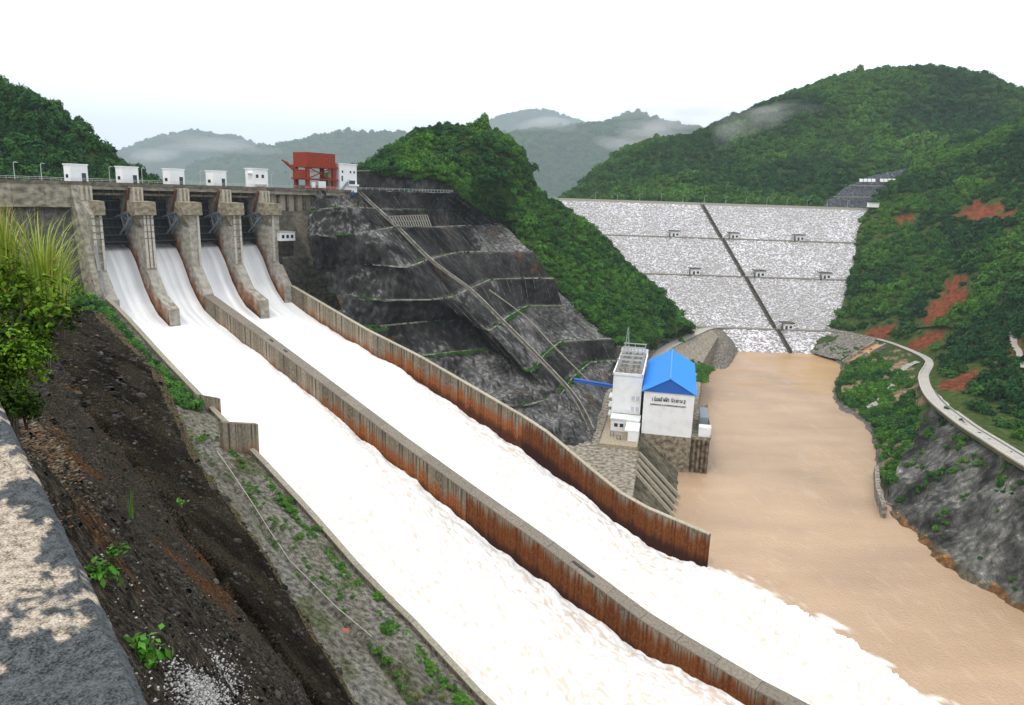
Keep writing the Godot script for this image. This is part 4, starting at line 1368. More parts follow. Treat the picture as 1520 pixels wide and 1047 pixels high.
func build_spillway() -> void:
	var dam := thing("spillway_dam", "stained grey concrete spillway dam with five piers and a bridge deck", "dam")
	var ends := [
		[Vector2(21.0, -36.6), Vector2(21.0, -56)],
		[Vector2(27.5, -40.4), Vector2(28.2, -56)],
		[Vector2(20.4, -37.4), Vector2(20.4, -56)],
		[Vector2(29.4, -40.0), Vector2(30.0, -56)],
		[Vector2(20.4, -36.8), Vector2(20.4, -56)]]
	for k in 5:
		var half := 1.8
		var b := pier_body(k, ends[k])
		var pier := put(b, "pier", M.pier, dam)
		# raised ribs with rungs on the downstream face
		var ribs := [[-1.35, 0.9], [-1.5, -0.3, 1.0], [0.9], [-1.4, 0.9], [-1.5]][k] as Array
		for r in ribs:
			var rb := MB.new()
			rb.box3(sp(16.0 * k + r, 12.95, -28.0), ax * 0.75, Vector3(0, 17.6, 0) - fl * 0.45, fl * 0.7, Color(1.25, 1.2, 1.1))
			put(rb, "rib", M.pale, pier)
		if ribs.size() > 1:
			var rg := MB.new()
			for i in 8: rg.box3(sp(16.0 * k - 1.5, 13.0, -27.0 + i * 2.2), ax * 3.2, Vector3(0, 0.35, 0), fl * 0.4, Color(0.75, 0.72, 0.66))
			put(rg, "rungs", M.concrete, pier)
		# ribs above the beam
		for r in [-1.6, -0.2, 1.1]:
			var rb := MB.new()
			rb.box3(sp(16.0 * k + r, 6.5, -6.0), ax * 0.6, Vector3(0, 4.6, 0), fl * 0.6, Color(1, 0.95, 0.85))
			put(rb, "rib", M.pale, pier)
		# trunnion beam
		var bm := MB.new()
		var a0 := 16.0 * k - (4.6 if k > 0 else 0.4)
		var a1 := 16.0 * k + (2.2 if k < 4 else 1.6)
		bm.prism(PackedVector2Array([Vector2(8.4, -9.4), Vector2(9.0, -5.8), Vector2(14.6, -6.0), Vector2(14.8, -10.2), Vector2(12.4, -10.6)]), sp(a0, 0, 0), fl, Vector3.UP, ax * (a1 - a0), Color(0.86, 0.8, 0.66))
		put(bm, "trunnion_beam", M.concrete, dam)
		if k > 0:
			var cb := MB.new()
			cb.prism(PackedVector2Array([Vector2(a0 - 16.0 * k, -9.6), Vector2(-1.8, -9.6), Vector2(-1.8, -14.5)]), sp(16.0 * k, 9.0, 0), ax, Vector3.UP, fl * 4.0, Color(0.8, 0.76, 0.66))
			put(cb, "corbel", M.concrete, dam)
	# bridge deck, parapet and beams, bay by bay
	for k in 12:
		var a0 := -62.0 + k * 14.0 if k < 4 else 0.0
		if k >= 4: a0 = (k - 4) * 16.0 + 1.8
		var a1: float = a0 + (13.95 if k < 4 else 12.4)
		if k >= 8: break
		var b := MB.new()
		b.box3(sp(a0, -8.0, -2.4), ax * (a1 - a0), Vector3(0, 1.3, 0), fl * 12.2, Color(0.75, 0.72, 0.66))
		put(b, "deck_slab", M.concrete, dam)
	for k in 13:
		var b := MB.new()
		b.box3(sp(-62.0 + k * 13.0, 4.2, -1.15), ax * 12.94, Vector3(0, 1.15, 0), fl * 0.35, Color(0.5, 0.48, 0.42))
		put(b, "parapet", M.concrete, dam)
	for k in 4:
		var b := MB.new()
		b.box3(sp(16.0 * k + 1.8, 1.2, -4.2), ax * 12.4, Vector3(0, 0.7, 0), fl * 0.8, Color(0.62, 0.58, 0.5))
		put(b, "cross_beam", M.concrete, dam)
		# leaning rusty hoist beams beside each pier
		var rs := MB.new()
		rs.bar(sp(16.0 * (k + 1) - 2.6, 2.0, -9.5), sp(16.0 * (k + 1) - 2.2, 5.5, -1.6), 0.55, 0.55)
		put(rs, "hoist_strut", M.rust, dam)
		# breast wall frame behind the gate
		var bw := MB.new()
		bw.box3(sp(16.0 * k + 1.8, -9.0, -16.0), ax * 12.4, Vector3(0, 13.6, 0), fl * 0.6, Color(0.7, 0.68, 0.62))
		put(bw, "breast_wall", M.concrete, dam)
		var lat_ := MB.new()
		for i in 6: lat_.box3(sp(16.0 * k + 2.4 + i * 2.2, -6.0, -14.0), ax * 0.22, Vector3(0, 11.0, 0), fl * 0.22)
		for i in 6: lat_.box3(sp(16.0 * k + 2.0, -6.1, -13.5 + i * 2.1), ax * 12.0, Vector3(0, 0.22, 0), fl * 0.22)
		put(lat_, "service_frame", M.girder, dam)
	# non-overflow blocks left of the piers
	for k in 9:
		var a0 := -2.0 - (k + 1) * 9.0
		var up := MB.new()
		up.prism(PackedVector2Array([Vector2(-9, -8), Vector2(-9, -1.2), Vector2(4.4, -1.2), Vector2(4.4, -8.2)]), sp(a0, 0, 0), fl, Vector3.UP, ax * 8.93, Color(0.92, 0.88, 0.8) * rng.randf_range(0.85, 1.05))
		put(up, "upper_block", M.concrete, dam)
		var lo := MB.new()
		lo.prism(PackedVector2Array([Vector2(-9, -60), Vector2(-9, -8.2), Vector2(2.0, -8.25), Vector2(9.0, -40.0), Vector2(9.0, -60)]), sp(a0, 0, 0), fl, Vector3.UP, ax * 8.9, Color(0.30, 0.30, 0.31) * rng.randf_range(0.8, 1.2))  # dark tint holds both wall stain and painted shade from the overhang above
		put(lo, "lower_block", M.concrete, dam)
	# sloping edge wall beside the first pier, and its pipe
	var ew := MB.new()
	ew.prism(PackedVector2Array([Vector2(0, -1.2), Vector2(4.4, -1.2), Vector2(9.8, -14.5), Vector2(17.6, -35), Vector2(17.6, -44), Vector2(0, -44)]), sp(-3.6, 0, 0), fl, Vector3.UP, ax * 1.75, Color(1.0, 0.98, 0.92))
	put(ew, "edge_wall", M.concrete, dam)
	var pipe := MB.new()
	pipe.tube(sp(-1.0, 11.0, -13.0), sp(-1.2, 19.2, -36.5), 0.28, 0.28, 8)
	put(pipe, "drain_pipe", M.steel, dam)
	# section right of the piers: deck on a row of columns, then sloping mass concrete
	var rd := MB.new()
	rd.box3(sp(65.8, -8.0, -2.6), ax * 38.0, Vector3(0, 1.5, 0), fl * 12.0, Color(0.85, 0.82, 0.75))
	put(rd, "deck_slab", M.concrete, dam)
	var bk := MB.new()
	bk.box3(sp(65.8, -8.0, -30.0), ax * 36.0, Vector3(0, 27.4, 0), fl * 9.0, Color(0.95, 0.92, 0.84))
	put(bk, "rear_wall", M.pale, dam)
	for i in 9:
		var c := MB.new()
		c.box3(sp(68.4 + i * 4.0, 0.95, -9.0), ax * 0.8, Vector3(0, 6.4, 0), fl * 1.5, Color(0.6, 0.56, 0.48))
		put(c, "column", M.concrete, dam)
	var ms := MB.new()
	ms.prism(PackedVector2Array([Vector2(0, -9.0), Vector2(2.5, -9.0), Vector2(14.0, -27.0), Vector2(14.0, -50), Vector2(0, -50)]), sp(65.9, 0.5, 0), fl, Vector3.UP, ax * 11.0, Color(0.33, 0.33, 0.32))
	put(ms, "mass_block", M.concrete, dam)
	var ms2 := MB.new()
	ms2.prism(PackedVector2Array([Vector2(0, -9.2), Vector2(2.0, -9.2), Vector2(13.0, -30.0), Vector2(13.0, -50), Vector2(0, -50)]), sp(77.2, 0.5, 0), fl, Vector3.UP, ax * 24.0, Color(0.62, 0.6, 0.54))
	put(ms2, "mass_block", M.concrete, dam)
	# radial gates
	for k in 4: radial_gate(k)
	# small white valve house on the slope right of the last pier
	var vh := thing("valve_house", "small white flat-roofed house with three windows beside the last pier", "house")
	var c0 := A_plane(416, 358, 15.0)
	var vw := MB.new()
	vw.box3(sp(c0.x, 8.0, c0.y), ax * 6.6, Vector3(0, 3.2, 0), fl * 7.0)
	put(vw, "wall", M.offwhite, vh)
	var vr := MB.new()
	vr.box3(sp(c0.x - 0.2, 7.8, c0.y + 3.2), ax * 7.0, Vector3(0, 0.3, 0), fl * 7.4, Color(0.9, 0.9, 0.9))
	put(vr, "roof", M.pale, vh)
	for i in 3:
		var vg := MB.new()
		vg.box3(sp(c0.x + 0.7 + i * 2.0, 15.0, c0.y + 1.0), ax * 1.1, Vector3(0, 1.3, 0), fl * 0.05)
		put(vg, "window", M.glass, vh)
	var vb := MB.new()
	vb.box3(sp(c0.x + 0.3, 8.5, c0.y - 9.0), ax * 6.0, Vector3(0, 9.0, 0), fl * 5.5, Color(0.16, 0.15, 0.14))
	put(vb, "base", M.concrete, vh)

# lateral position and height where a pixel's ray meets the plane at flow distance l
func A_plane(px: float, py: float, l: float) -> Vector2:
	var v := ray(px, py)
	var c := Vector3(0, EYE, 0) - ORIGIN
	var p := c + v * ((l - c.dot(fl)) / v.dot(fl))
	return Vector2(p.dot(ax), p.y)

func radial_gate(k: int) -> void:
	var words := ["beside the left dam wall", "left of the dividing wall", "right of the dividing wall", "beside the right chute wall"]
	var g := thing("radial_gate", "dark steel radial gate with grey arms, in the bay " + words[k], "gate", Vector3.ZERO, "radial gates of the spillway")
	var a0 := 16.0 * k + 2.0
	var skin := MB.new()
	var arc := func(q: float, r: float) -> Vector2: return Vector2(11.5 - r * cos(q), -8.2 + r * sin(q))
	var n := 14
	for i in n:
		var q0 := lerpf(-0.98, 0.18, float(i) / n)
		var q1 := lerpf(-0.98, 0.18, float(i + 1) / n)
		var p0: Vector2 = arc.call(q0, 15.0)
		var p1: Vector2 = arc.call(q1, 15.0)
		skin.quad(sp(a0, p0.x, p0.y), sp(a0 + 12.0, p0.x, p0.y), sp(a0 + 12.0, p1.x, p1.y), sp(a0, p1.x, p1.y), Color.WHITE)
	put(skin, "skin_plate", M.gate, g)
	for i in 6:
		var q := lerpf(-0.92, 0.14, i / 5.0)
		var p: Vector2 = arc.call(q, 14.4)
		var b := MB.new()
		b.bar(sp(a0, p.x, p.y), sp(a0 + 12.0, p.x, p.y), 0.5, 0.35)
		put(b, "girder", M.girder, g)
	for i in 7:
		var b := MB.new()
		for s in 6:
			var p0: Vector2 = arc.call(lerpf(-0.92, 0.14, s / 6.0), 14.6)
			var p1: Vector2 = arc.call(lerpf(-0.92, 0.14, (s + 1) / 6.0), 14.6)
			b.bar(sp(a0 + 0.4 + i * 1.86, p0.x, p0.y), sp(a0 + 0.4 + i * 1.86, p1.x, p1.y), 0.18, 0.3)
		put(b, "stiffener", M.gate, g)
	for side in [0.7, 11.3]:
		var tr := sp(a0 + side, 11.5, -8.2)
		var arm := MB.new()
		var tips := []
		for q in [-0.7, -0.25]:
			for o in [-1.6, 1.6]:
				var p: Vector2 = arc.call(q, 14.4)
				var tip := sp(a0 + clampf(side + o, 0.4, 11.6), p.x, p.y)
				tips.append(tip)
				arm.bar(tr, tip, 0.4, 0.5)
		for f in [0.45, 0.72]:
			arm.bar(tr.lerp(tips[0], f), tr.lerp(tips[2], f), 0.25, 0.25)
			arm.bar(tr.lerp(tips[1], f), tr.lerp(tips[3], f), 0.25, 0.25)
			arm.bar(tr.lerp(tips[0], f), tr.lerp(tips[1], f), 0.25, 0.25)
		arm.bar(tr.lerp(tips[0], 0.45), tr.lerp(tips[2], 0.72), 0.2, 0.2)
		put(arm, "arm", M.gate_arm, g)
		var pin := MB.new()
		pin.tube(tr - ax * 0.7, tr + ax * 0.7, 0.6, 0.6, 10)
		put(pin, "trunnion", M.steel, g)

# ---------------------------------------------------------------- chute walls and water
func wall_run(o: Node3D, prof: Array, lat_fn: Callable, t0: float, t1: float, l0: float, l1: float, step: float, mats: Array, top_col: Color, deep := 15.0) -> void:
	var l := l0
	var k := 0
	while l < l1 - 0.5:
		var e := minf(l + step, l1)
		var b := MB.new()
		var la := l + 0.05
		var lb := e - 0.05
		var ya := interp(la, prof)
		var yb := interp(lb, prof)
		var ca: float = lat_fn.call(la)
		var cb: float = lat_fn.call(lb)
		var p := [sp(ca + t0, la, ya), sp(cb + t0, lb, yb), sp(cb + t1, lb, yb), sp(ca + t1, la, ya)]
		var dn := Vector3(0, -deep, 0)
		var ua := la / 48.0
		var ub := lb / 48.0
		var vb := 1.0
		var d2 := Vector3(0, -deep, 0)
		dn = Vector3(0, -9.9, 0)
		var q := Color(1, 1, 1) * rng.randf_range(0.82, 1.1)
		var uvs := [Vector2(ua, vb), Vector2(ub, vb), Vector2(ub, 0), Vector2(ua, 0)]
		b.quad(p[0] + dn, p[1] + dn, p[1], p[0], q, uvs)
		uvs = [Vector2(ub, vb), Vector2(ua, vb), Vector2(ua, 0), Vector2(ub, 0)]
		b.quad(p[2] + dn, p[3] + dn, p[3], p[2], q, uvs)
		b.quad(p[1] + dn, p[2] + dn, p[2], p[1], q, [Vector2(ub, vb), Vector2(ub + 0.03, vb), Vector2(ub + 0.03, 0), Vector2(ub, 0)])
		b.quad(p[3] + dn, p[0] + dn, p[0], p[3], q, [Vector2(ua, vb), Vector2(ua + 0.03, vb), Vector2(ua + 0.03, 0), Vector2(ua, 0)])
		for e2 in [[0, 1], [2, 3]]:
			b.quad(p[e2[0]] + d2, p[e2[1]] + d2, p[e2[1]] + dn, p[e2[0]] + dn, q, [Vector2(ua, 0.99), Vector2(ub, 0.99), Vector2(ub, 0.985), Vector2(ua, 0.985)])
		var f := (l - l0) / (l1 - l0)
		var m: Material = mats[mini(int(f * mats.size()), mats.size() - 1)]
		var blk := put(b, "wall_block", m, o)
		# cap course, a little proud of the faces
		var cp := MB.new()
		var s := ax * 0.06
		var up := Vector3(0, 0.28, 0)
		var tc := top_col * rng.randf_range(0.9, 1.08)
		var c := [p[0] - s, p[1] - s, p[2] + s, p[3] + s]
		cp.quad(c[0] + up, c[1] + up, c[2] + up, c[3] + up, tc)
		for i in 4:
			var j := (i + 1) % 4
			cp.quad(c[i], c[j], c[j] + up, c[i] + up, tc)
		put(cp, "coping", M.pale, blk)
		l = e
		k += 1

func build_chute() -> void:
	var mid := thing("chute_wall", "long rust-stained concrete wall dividing the two white water chutes", "wall")
	wall_run(mid, WALL_C, func(_l: float) -> float: return 32.0, -1.75, 1.75, 20.6, 300.0, 8.5, [M.rust_mild, M.rust_mild, M.rust_strong, M.rust_strong, M.rust_dark, M.rust_dark, M.rust_dark, M.rust_dark, M.rust_dark], Color(0.46, 0.43, 0.40), 16.0)
	# slots in the top of the dividing wall
	for q in [[58.0, 0.5], [66.0, 0.4], [180.0, 1.6], [184.0, 0.5]]:
		var b := MB.new()
		b.box3(sp(31.6, q[0], interp(q[0], WALL_C) + 0.18), ax * 0.9, Vector3(0, 0.16, 0), (sp(31.6, q[0] + 1.0, interp(q[0] + 1.0, WALL_C)) - sp(31.6, q[0], interp(q[0], WALL_C))) * (1.0 + q[1] * 2.0))
		put(b, "slot_cover", M.dark, mid)
	var right := thing("chute_wall", "tall orange-rusted side wall of the chute toward the powerhouse", "wall")
	wall_run(right, WALL_R, right_lat, 0.0, 1.1, 20.6, 193.5, 8.6, [M.rust_mild, M.rust_mild, M.rust_strong, M.rust_strong, M.rust_strong, M.rust_dark, M.rust_dark, M.rust_dark], Color(0.85, 0.82, 0.72), 16.0)
	var left := thing("chute_wall", "low concrete kerb wall of the chute along the grey shelf", "wall")
	wall_run(left, WALL_L, left_lat, -1.2, 0.0, 21.0, 300.0, 9.0, [M.rust_mild], Color(0.62, 0.6, 0.54), 14.0)
	for q in [[291.0, 586.0, 327.0, 592.0, 92.0, 4.0], [330.0, 628.0, 383.0, 630.0, 113.0, 8.5]]:
		var c0 := A_plane(q[0], q[1], q[4])
		var c1 := A_plane(q[2], q[3], q[4])
		var up := Vector3(0, 1, 0)
		var top0 := sp(c0.x, q[4], c0.y)
		var top1 := sp(c1.x, q[4], c1.y)
		var bb := MB.new()
		var dn: Vector3 = up * -q[5]
		var bk := fl * -1.6
		bb.quad(top0 + dn, top1 + dn, top1, top0, Color(1, 1, 1), [Vector2(0, 0.8), Vector2(0.2, 0.8), Vector2(0.2, 0), Vector2(0, 0)])
		bb.quad(top1 + bk + dn, top0 + bk + dn, top0 + bk, top1 + bk, Color(1, 1, 1), [Vector2(0.2, 0.8), Vector2(0, 0.8), Vector2(0, 0), Vector2(0.2, 0)])
		bb.quad(top1 + dn, top1 + bk + dn, top1 + bk, top1, Color(1, 1, 1), [Vector2(0.4, 0.8), Vector2(0.44, 0.8), Vector2(0.44, 0), Vector2(0.4, 0)])
		bb.quad(top0 + bk + dn, top0 + dn, top0, top0 + bk, Color(1, 1, 1), [Vector2(0.5, 0.8), Vector2(0.54, 0.8), Vector2(0.54, 0), Vector2(0.5, 0)])
		bb.quad(top0, top1, top1 + bk, top0 + bk, Color(0.9, 0.9, 0.9), [Vector2(0.6, 0.02), Vector2(0.66, 0.02), Vector2(0.66, 0.01), Vector2(0.6, 0.01)])
		put(bb, "cross_wall", M.rust_mild, left)
	# white water
	var f1 := fbm(901, 0.16, 4)
	var f2 := fbm(902, 0.6, 3)
	var f3 := fbm(903, 0.05, 3)
	var tan_ := fbm(904, 0.09, 4)
	var m := StandardMaterial3D.new()
	m.vertex_color_use_as_albedo = true
	m.roughness = 0.7
	M.foam = m
	for side in 2:
		var nu := 84
		var nv := 640
		var g := {"p": PackedVector3Array(), "nu": nu + 1, "nv": nv + 1}
		for j in nv + 1:
			var l := -3.0 + 303.0 * pow(float(j) / nv, 1.08)
			var y := interp(l, WATER_LEFT if side == 0 else WATER)
			var la := left_lat(l) - 0.3 if l > 18.0 else 1.6
			var lb := 31.0
			if side == 1:
				la = 33.0
				lb = right_lat(l) + 0.3 if l > 18.0 else 62.4
				if l > 193.0: lb = foam_edge(l) + 3.5 * f1.get_noise_2d(l * 0.6, 9.0) + 1.5 * f2.get_noise_2d(l, 4.0)
			var amp := 0.10 + 0.55 * smoothstep(25.0, 120.0, l) + 0.15 * smoothstep(150.0, 200.0, l)
			for i in nu + 1:
				var u := float(i) / nu
				var lat := lerpf(la, lb, u)
				var n1 := f1.get_noise_2d(l * 0.4, lat * 1.4)
				var n2 := f2.get_noise_2d(l * 0.38, lat * 1.5)
				var n3 := f3.get_noise_2d(l, lat)
				var edge := smoothstep(0.0, 0.06, minf(u, 1.0 - u))
				var yy := y + amp * (0.8 * n1 + 0.75 * n2 + 0.7 * n3)
				if side == 1 and l > 193.0: yy += (1.3 * edge - 0.9) + 0.2
				elif l > 30.0: yy += 0.9 * (1.0 - edge) * n1
				g.p.append(sp(lat, l, yy))
		var white := func(q: Vector3, _n, u: float, v: float) -> Color:
			var l := l_of(q)
			var lat := lat_of(q)
			var t := tan_.get_noise_2d(l * 0.55, lat * 1.4) + 0.5 * f2.get_noise_2d(l * 1.2, lat * 2.2)
			var c := Color(0.85, 0.85, 0.84) * (1.0 + 0.10 * f2.get_noise_2d(l * 0.35, lat * 2.4))
			var thin := smoothstep(60.0, 8.0, l)
			c = c.lerp(Color(0.58, 0.59, 0.60), thin * clampf(0.45 + 1.1 * tan_.get_noise_2d(l * 0.12, lat * 3.5), 0, 1))
			var fleck := f2.get_noise_2d(l * 0.5, lat * 2.6) + 0.35 * tan_.get_noise_2d(l * 0.5, lat * 1.2)
			var brown := smoothstep(0.16, 0.36, fleck + 0.10 * smoothstep(140.0, 220.0, l)) * smoothstep(40.0, 150.0, l)
			return c.lerp(Color(0.60, 0.47, 0.34), brown * 0.75)
		var o := struct(grid_mesh(g, white), "spillway_water", m)

# ---------------------------------------------------------------- things on the deck
func sbox(o: Node, called: String, mat: Material, lat: float, l: float, y: float, dl: float, dh: float, df: float, col := Color.WHITE) -> MeshInstance3D:
	var b := MB.new()
	b.box3(sp(lat, l, y) - (o as Node3D).position, ax * dl, Vector3(0, dh, 0), fl * df, col)
	return put(b, called, mat, o)

func build_deck_things() -> void:
	var which := ["at the left dam wall's end", "on the second pier, next to the left wall's hut", "on the middle pier above the dividing wall", "on the fourth pier, beside the tall hut"]
	for k in 4:
		var a := 16.0 * k - 2.6
		var h := thing("hoist_house", "small white flat-roofed hoist house " + which[k], "house", sp(a, -3.0, -1.1), "hoist houses on the spillway piers")
		sbox(h, "wall", M.offwhite, a, -3.0, -1.1, 5.2, 6.2, 5.5)
		sbox(h, "roof", M.offwhite, a - 0.25, -3.2, 5.1, 5.7, 0.35, 5.9)
		sbox(h, "door", M.glass, a + 3.3, 2.5, 0.0, 1.3, 2.6, 0.06)
		sbox(h, "window", M.glass, a - 0.06, -1.5, 0.9, 0.06, 1.2, 2.0)
	var a5 := 64.0 - 2.4
	var t := thing("hoist_house", "tall white hoist house with two small windows on the last pier", "house", sp(a5, -3.0, -1.1), "hoist houses on the spillway piers")
	sbox(t, "wall", M.offwhite, a5, -3.0, -1.1, 6.4, 7.8, 5.5)
	sbox(t, "roof", M.offwhite, a5 - 0.4, -3.3, 6.7, 7.0, 0.35, 6.1)
	for i in 2: sbox(t, "window", M.glass, a5 + 1.2 + i * 2.4, 2.5, 3.4, 1.1, 1.3, 0.06)
	sbox(t, "balcony", M.pale, a5 + 0.8, 2.5, 0.2, 4.6, 0.9, 0.8)
	sbox(t, "awning", M.offwhite, a5 - 1.4, -1.0, 5.0, 1.4, 0.25, 3.0)
	# gantry crane
	var c := thing("gantry_crane", "red gantry crane with a boxy machinery house standing on the dam deck", "crane", sp(86.5, -8.0, -1.0))
	for q in [[86.6, -8.0], [99.6, -8.0], [86.6, 0.2], [99.6, 0.2]]: sbox(c, "leg", M.red, q[0], q[1], -1.0, 1.4, 10.8, 1.4)
	sbox(c, "sill_beam", M.red, 86.4, 0.1, 0.0, 14.8, 1.3, 1.6)
	sbox(c, "sill_beam", M.red, 86.4, -8.1, 0.0, 14.8, 1.3, 1.6)
	sbox(c, "platform", M.red, 85.6, -8.6, 3.6, 16.2, 0.6, 10.8)
	sbox(c, "platform", M.red, 85.8, -8.6, 8.6, 16.0, 1.0, 10.8)
	var hs := sbox(c, "machinery_house", M.red, 86.6, -8.0, 9.6, 14.2, 5.0, 9.6)
	for i in 6: sbox(hs, "window", M.pale, 90.0 + i * 1.7, 1.6, 11.4, 1.0, 1.1, 0.06, Color(1.1, 1.0, 0.95))
	sbox(hs, "roof_edge", M.red, 86.3, -8.3, 14.5, 14.8, 0.5, 10.2)
	sbox(c, "control_cabin", M.red, 83.0, -3.0, 3.9, 3.6, 3.6, 4.0)
	sbox(c, "electric_box", M.offwhite, 92.0, 1.4, 0.4, 3.6, 2.8, 0.5)
	sbox(c, "electric_box", M.offwhite, 88.6, 1.4, 0.4, 1.8, 2.4, 0.5)
	for z in [[86.9, 98.9], [98.9, 86.9]]:
		var br := MB.new()
		br.bar(sp(z[0] + 0.5, 0.9, 4.0) - c.position, sp(z[1] + 0.5, 0.9, 8.8) - c.position, 0.4, 0.4)
		put(br, "brace", M.red, c)
	var jb := MB.new()
	var j0 := sp(86.0, -2.0, 5.2) - c.position
	var j1 := sp(79.0, -2.0, 10.2) - c.position
	jb.bar(j0, j1, 0.9, 0.9)
	jb.bar(j0 + Vector3(0, 1.2, 0), j1, 0.4, 0.4)
	jb.bar(j1 - (j1 - j0) * 0.08, j1 + Vector3(0, 0.8, 0) - ax * 1.6, 0.8, 0.4)
	put(jb, "jib", M.red, c)
	var hk := MB.new()
	hk.tube(j1, j1 + Vector3(0, -3.6, 0), 0.05, 0.05, 5)
	hk.tube(j1 + Vector3(0, -3.6, 0), j1 + Vector3(0, -4.5, 0), 0.22, 0.3, 6)
	put(hk, "hook", M.steel, c)
	# control building
	var b := thing("control_building", "white two-storey control building with an outside stair beside the red crane", "building", sp(102.4, -6.0, -1.0))
	sbox(b, "wall", M.offwhite, 102.4, -6.0, -1.0, 9.0, 11.6, 8.5)
	sbox(b, "roof", M.offwhite, 102.1, -6.3, 10.6, 9.6, 0.4, 9.1)
	for q in [[103.4, 8.0, 0.8, 1.0], [107.6, 8.0, 0.8, 1.0], [109.6, 8.0, 0.8, 1.0], [107.2, 3.4, 3.2, 1.6], [103.2, 4.6, 0.8, 2.2]]: sbox(b, "window", M.glass, q[0], 2.5, q[1] - 1.0, q[2], q[3], 0.06)
	sbox(b, "balcony", M.offwhite, 106.4, 2.5, 1.6, 5.6, 0.8, 0.8)
	var stair := MB.new()
	for i in 10: stair.box3(sp(101.9 + i * 0.45, 2.6, -1.0 + i * 0.45) - b.position, ax * 0.5, Vector3(0, 0.35, 0), fl * 1.1)
	stair.bar(sp(101.9, 3.8, 0.2) - b.position, sp(106.4, 3.8, 4.7) - b.position, 0.12, 0.12)
	put(stair, "stair", M.steel, b)
	# lamp posts on the concrete dam
	var turn := -TH
	for q in [[22, "straight"], [62, "straight"], [163, ""], [211, ""], [297, ""], [403, ""], [432, ""], [519, "tall"], [524, "tall"]]:
		var p := A_plane(q[0], 268.0, -5.0)
		lamp_post(sp(p.x, -5.0, -1.1), 12.0 if q[1] == "tall" else 6.0, "slim pale lamp post on the concrete spillway dam's deck" if q[1] == "" else ("tall pale pole next to the control building" if q[1] == "tall" else "straight pale lamp post on the deck above the left dam wall"), "lamp posts on the concrete dam deck", PI / 2)
	# tall blue banner pole on the platform edge
	var bs := thing("banner", "tall narrow blue banner hung on the concrete below the platform corner", "banner")
	var bp := at_depth(521, 283, 325)
	var bm := MB.new()
	bm.box3(bp + Vector3(0, -8.0, 0.4), Vector3(1.3, 0, 0), Vector3(0, 8.0, 0), Vector3(0, 0, 0.12))
	put(bm, "cloth", M.blue_deep, bs)
	var bp2 := MB.new()
	bp2.tube(bp + Vector3(-0.1, -8.2, 0.5), bp + Vector3(-0.1, 0.3, 0.5), 0.08, 0.08, 5)
	put(bp2, "pole", M.galv, bs)
	# handrail on the deck's downstream edge
	var hr := thing("handrail", "thin galvanised handrail on top of the concrete dam's parapet", "railing")
	for h in [0.45, 0.95]:
		var rr := MB.new()
		rr.tube(sp(-60.0, 4.4, h), sp(103.0, 4.4, h), 0.05, 0.05, 4)
		put(rr, "rail", M.galv, hr)
	for i in 55:
		var pp := MB.new()
		pp.tube(sp(-60.0 + i * 3.0, 4.4, 0.0), sp(-60.0 + i * 3.0, 4.4, 0.95), 0.05, 0.05, 4)
		put(pp, "post", M.galv, hr)
	# guard rail along the top platform
	var gr := thing("guard_rail", "thin white guard rail along the top platform's edge", "railing")
	var line := smooth_line([at_depth(530, 282, 334), at_depth(600, 284, 345), at_depth(640, 285, 352), at_depth(672, 286, 361)], 24)
	for i in 25:
		var po := MB.new()
		po.tube(line[i], line[i] + Vector3(0, 1.1, 0), 0.07, 0.07, 4)
		put(po, "post", M.galv, gr)
	for h in [0.6, 1.1]:
		var ra := MB.new()
		for i in 24: ra.tube(line[i] + Vector3(0, h, 0), line[i + 1] + Vector3(0, h, 0), 0.05, 0.05, 4)
		put(ra, "rail", M.galv, gr)

# ---------------------------------------------------------------- powerhouse
var PF := Vector3(47.4, 0, -249.9)
var pe := Vector3(0.976, 0, 0.217)
var pz := Vector3(0.217, 0, -0.976)

func ph(x: float, y: float, z: float) -> Vector3: return PF + pe * x + pz * z + Vector3(0, y, 0)

func pbox(o: Node, called: String, mat: Material, x: float, y: float, z: float, dx: float, dy: float, dz: float, col := Color.WHITE) -> MeshInstance3D:
	var b := MB.new()
	b.box3(ph(x, y, z), pe * dx, Vector3(0, dy, 0), pz * dz, col)
	return put(b, called, mat, o)

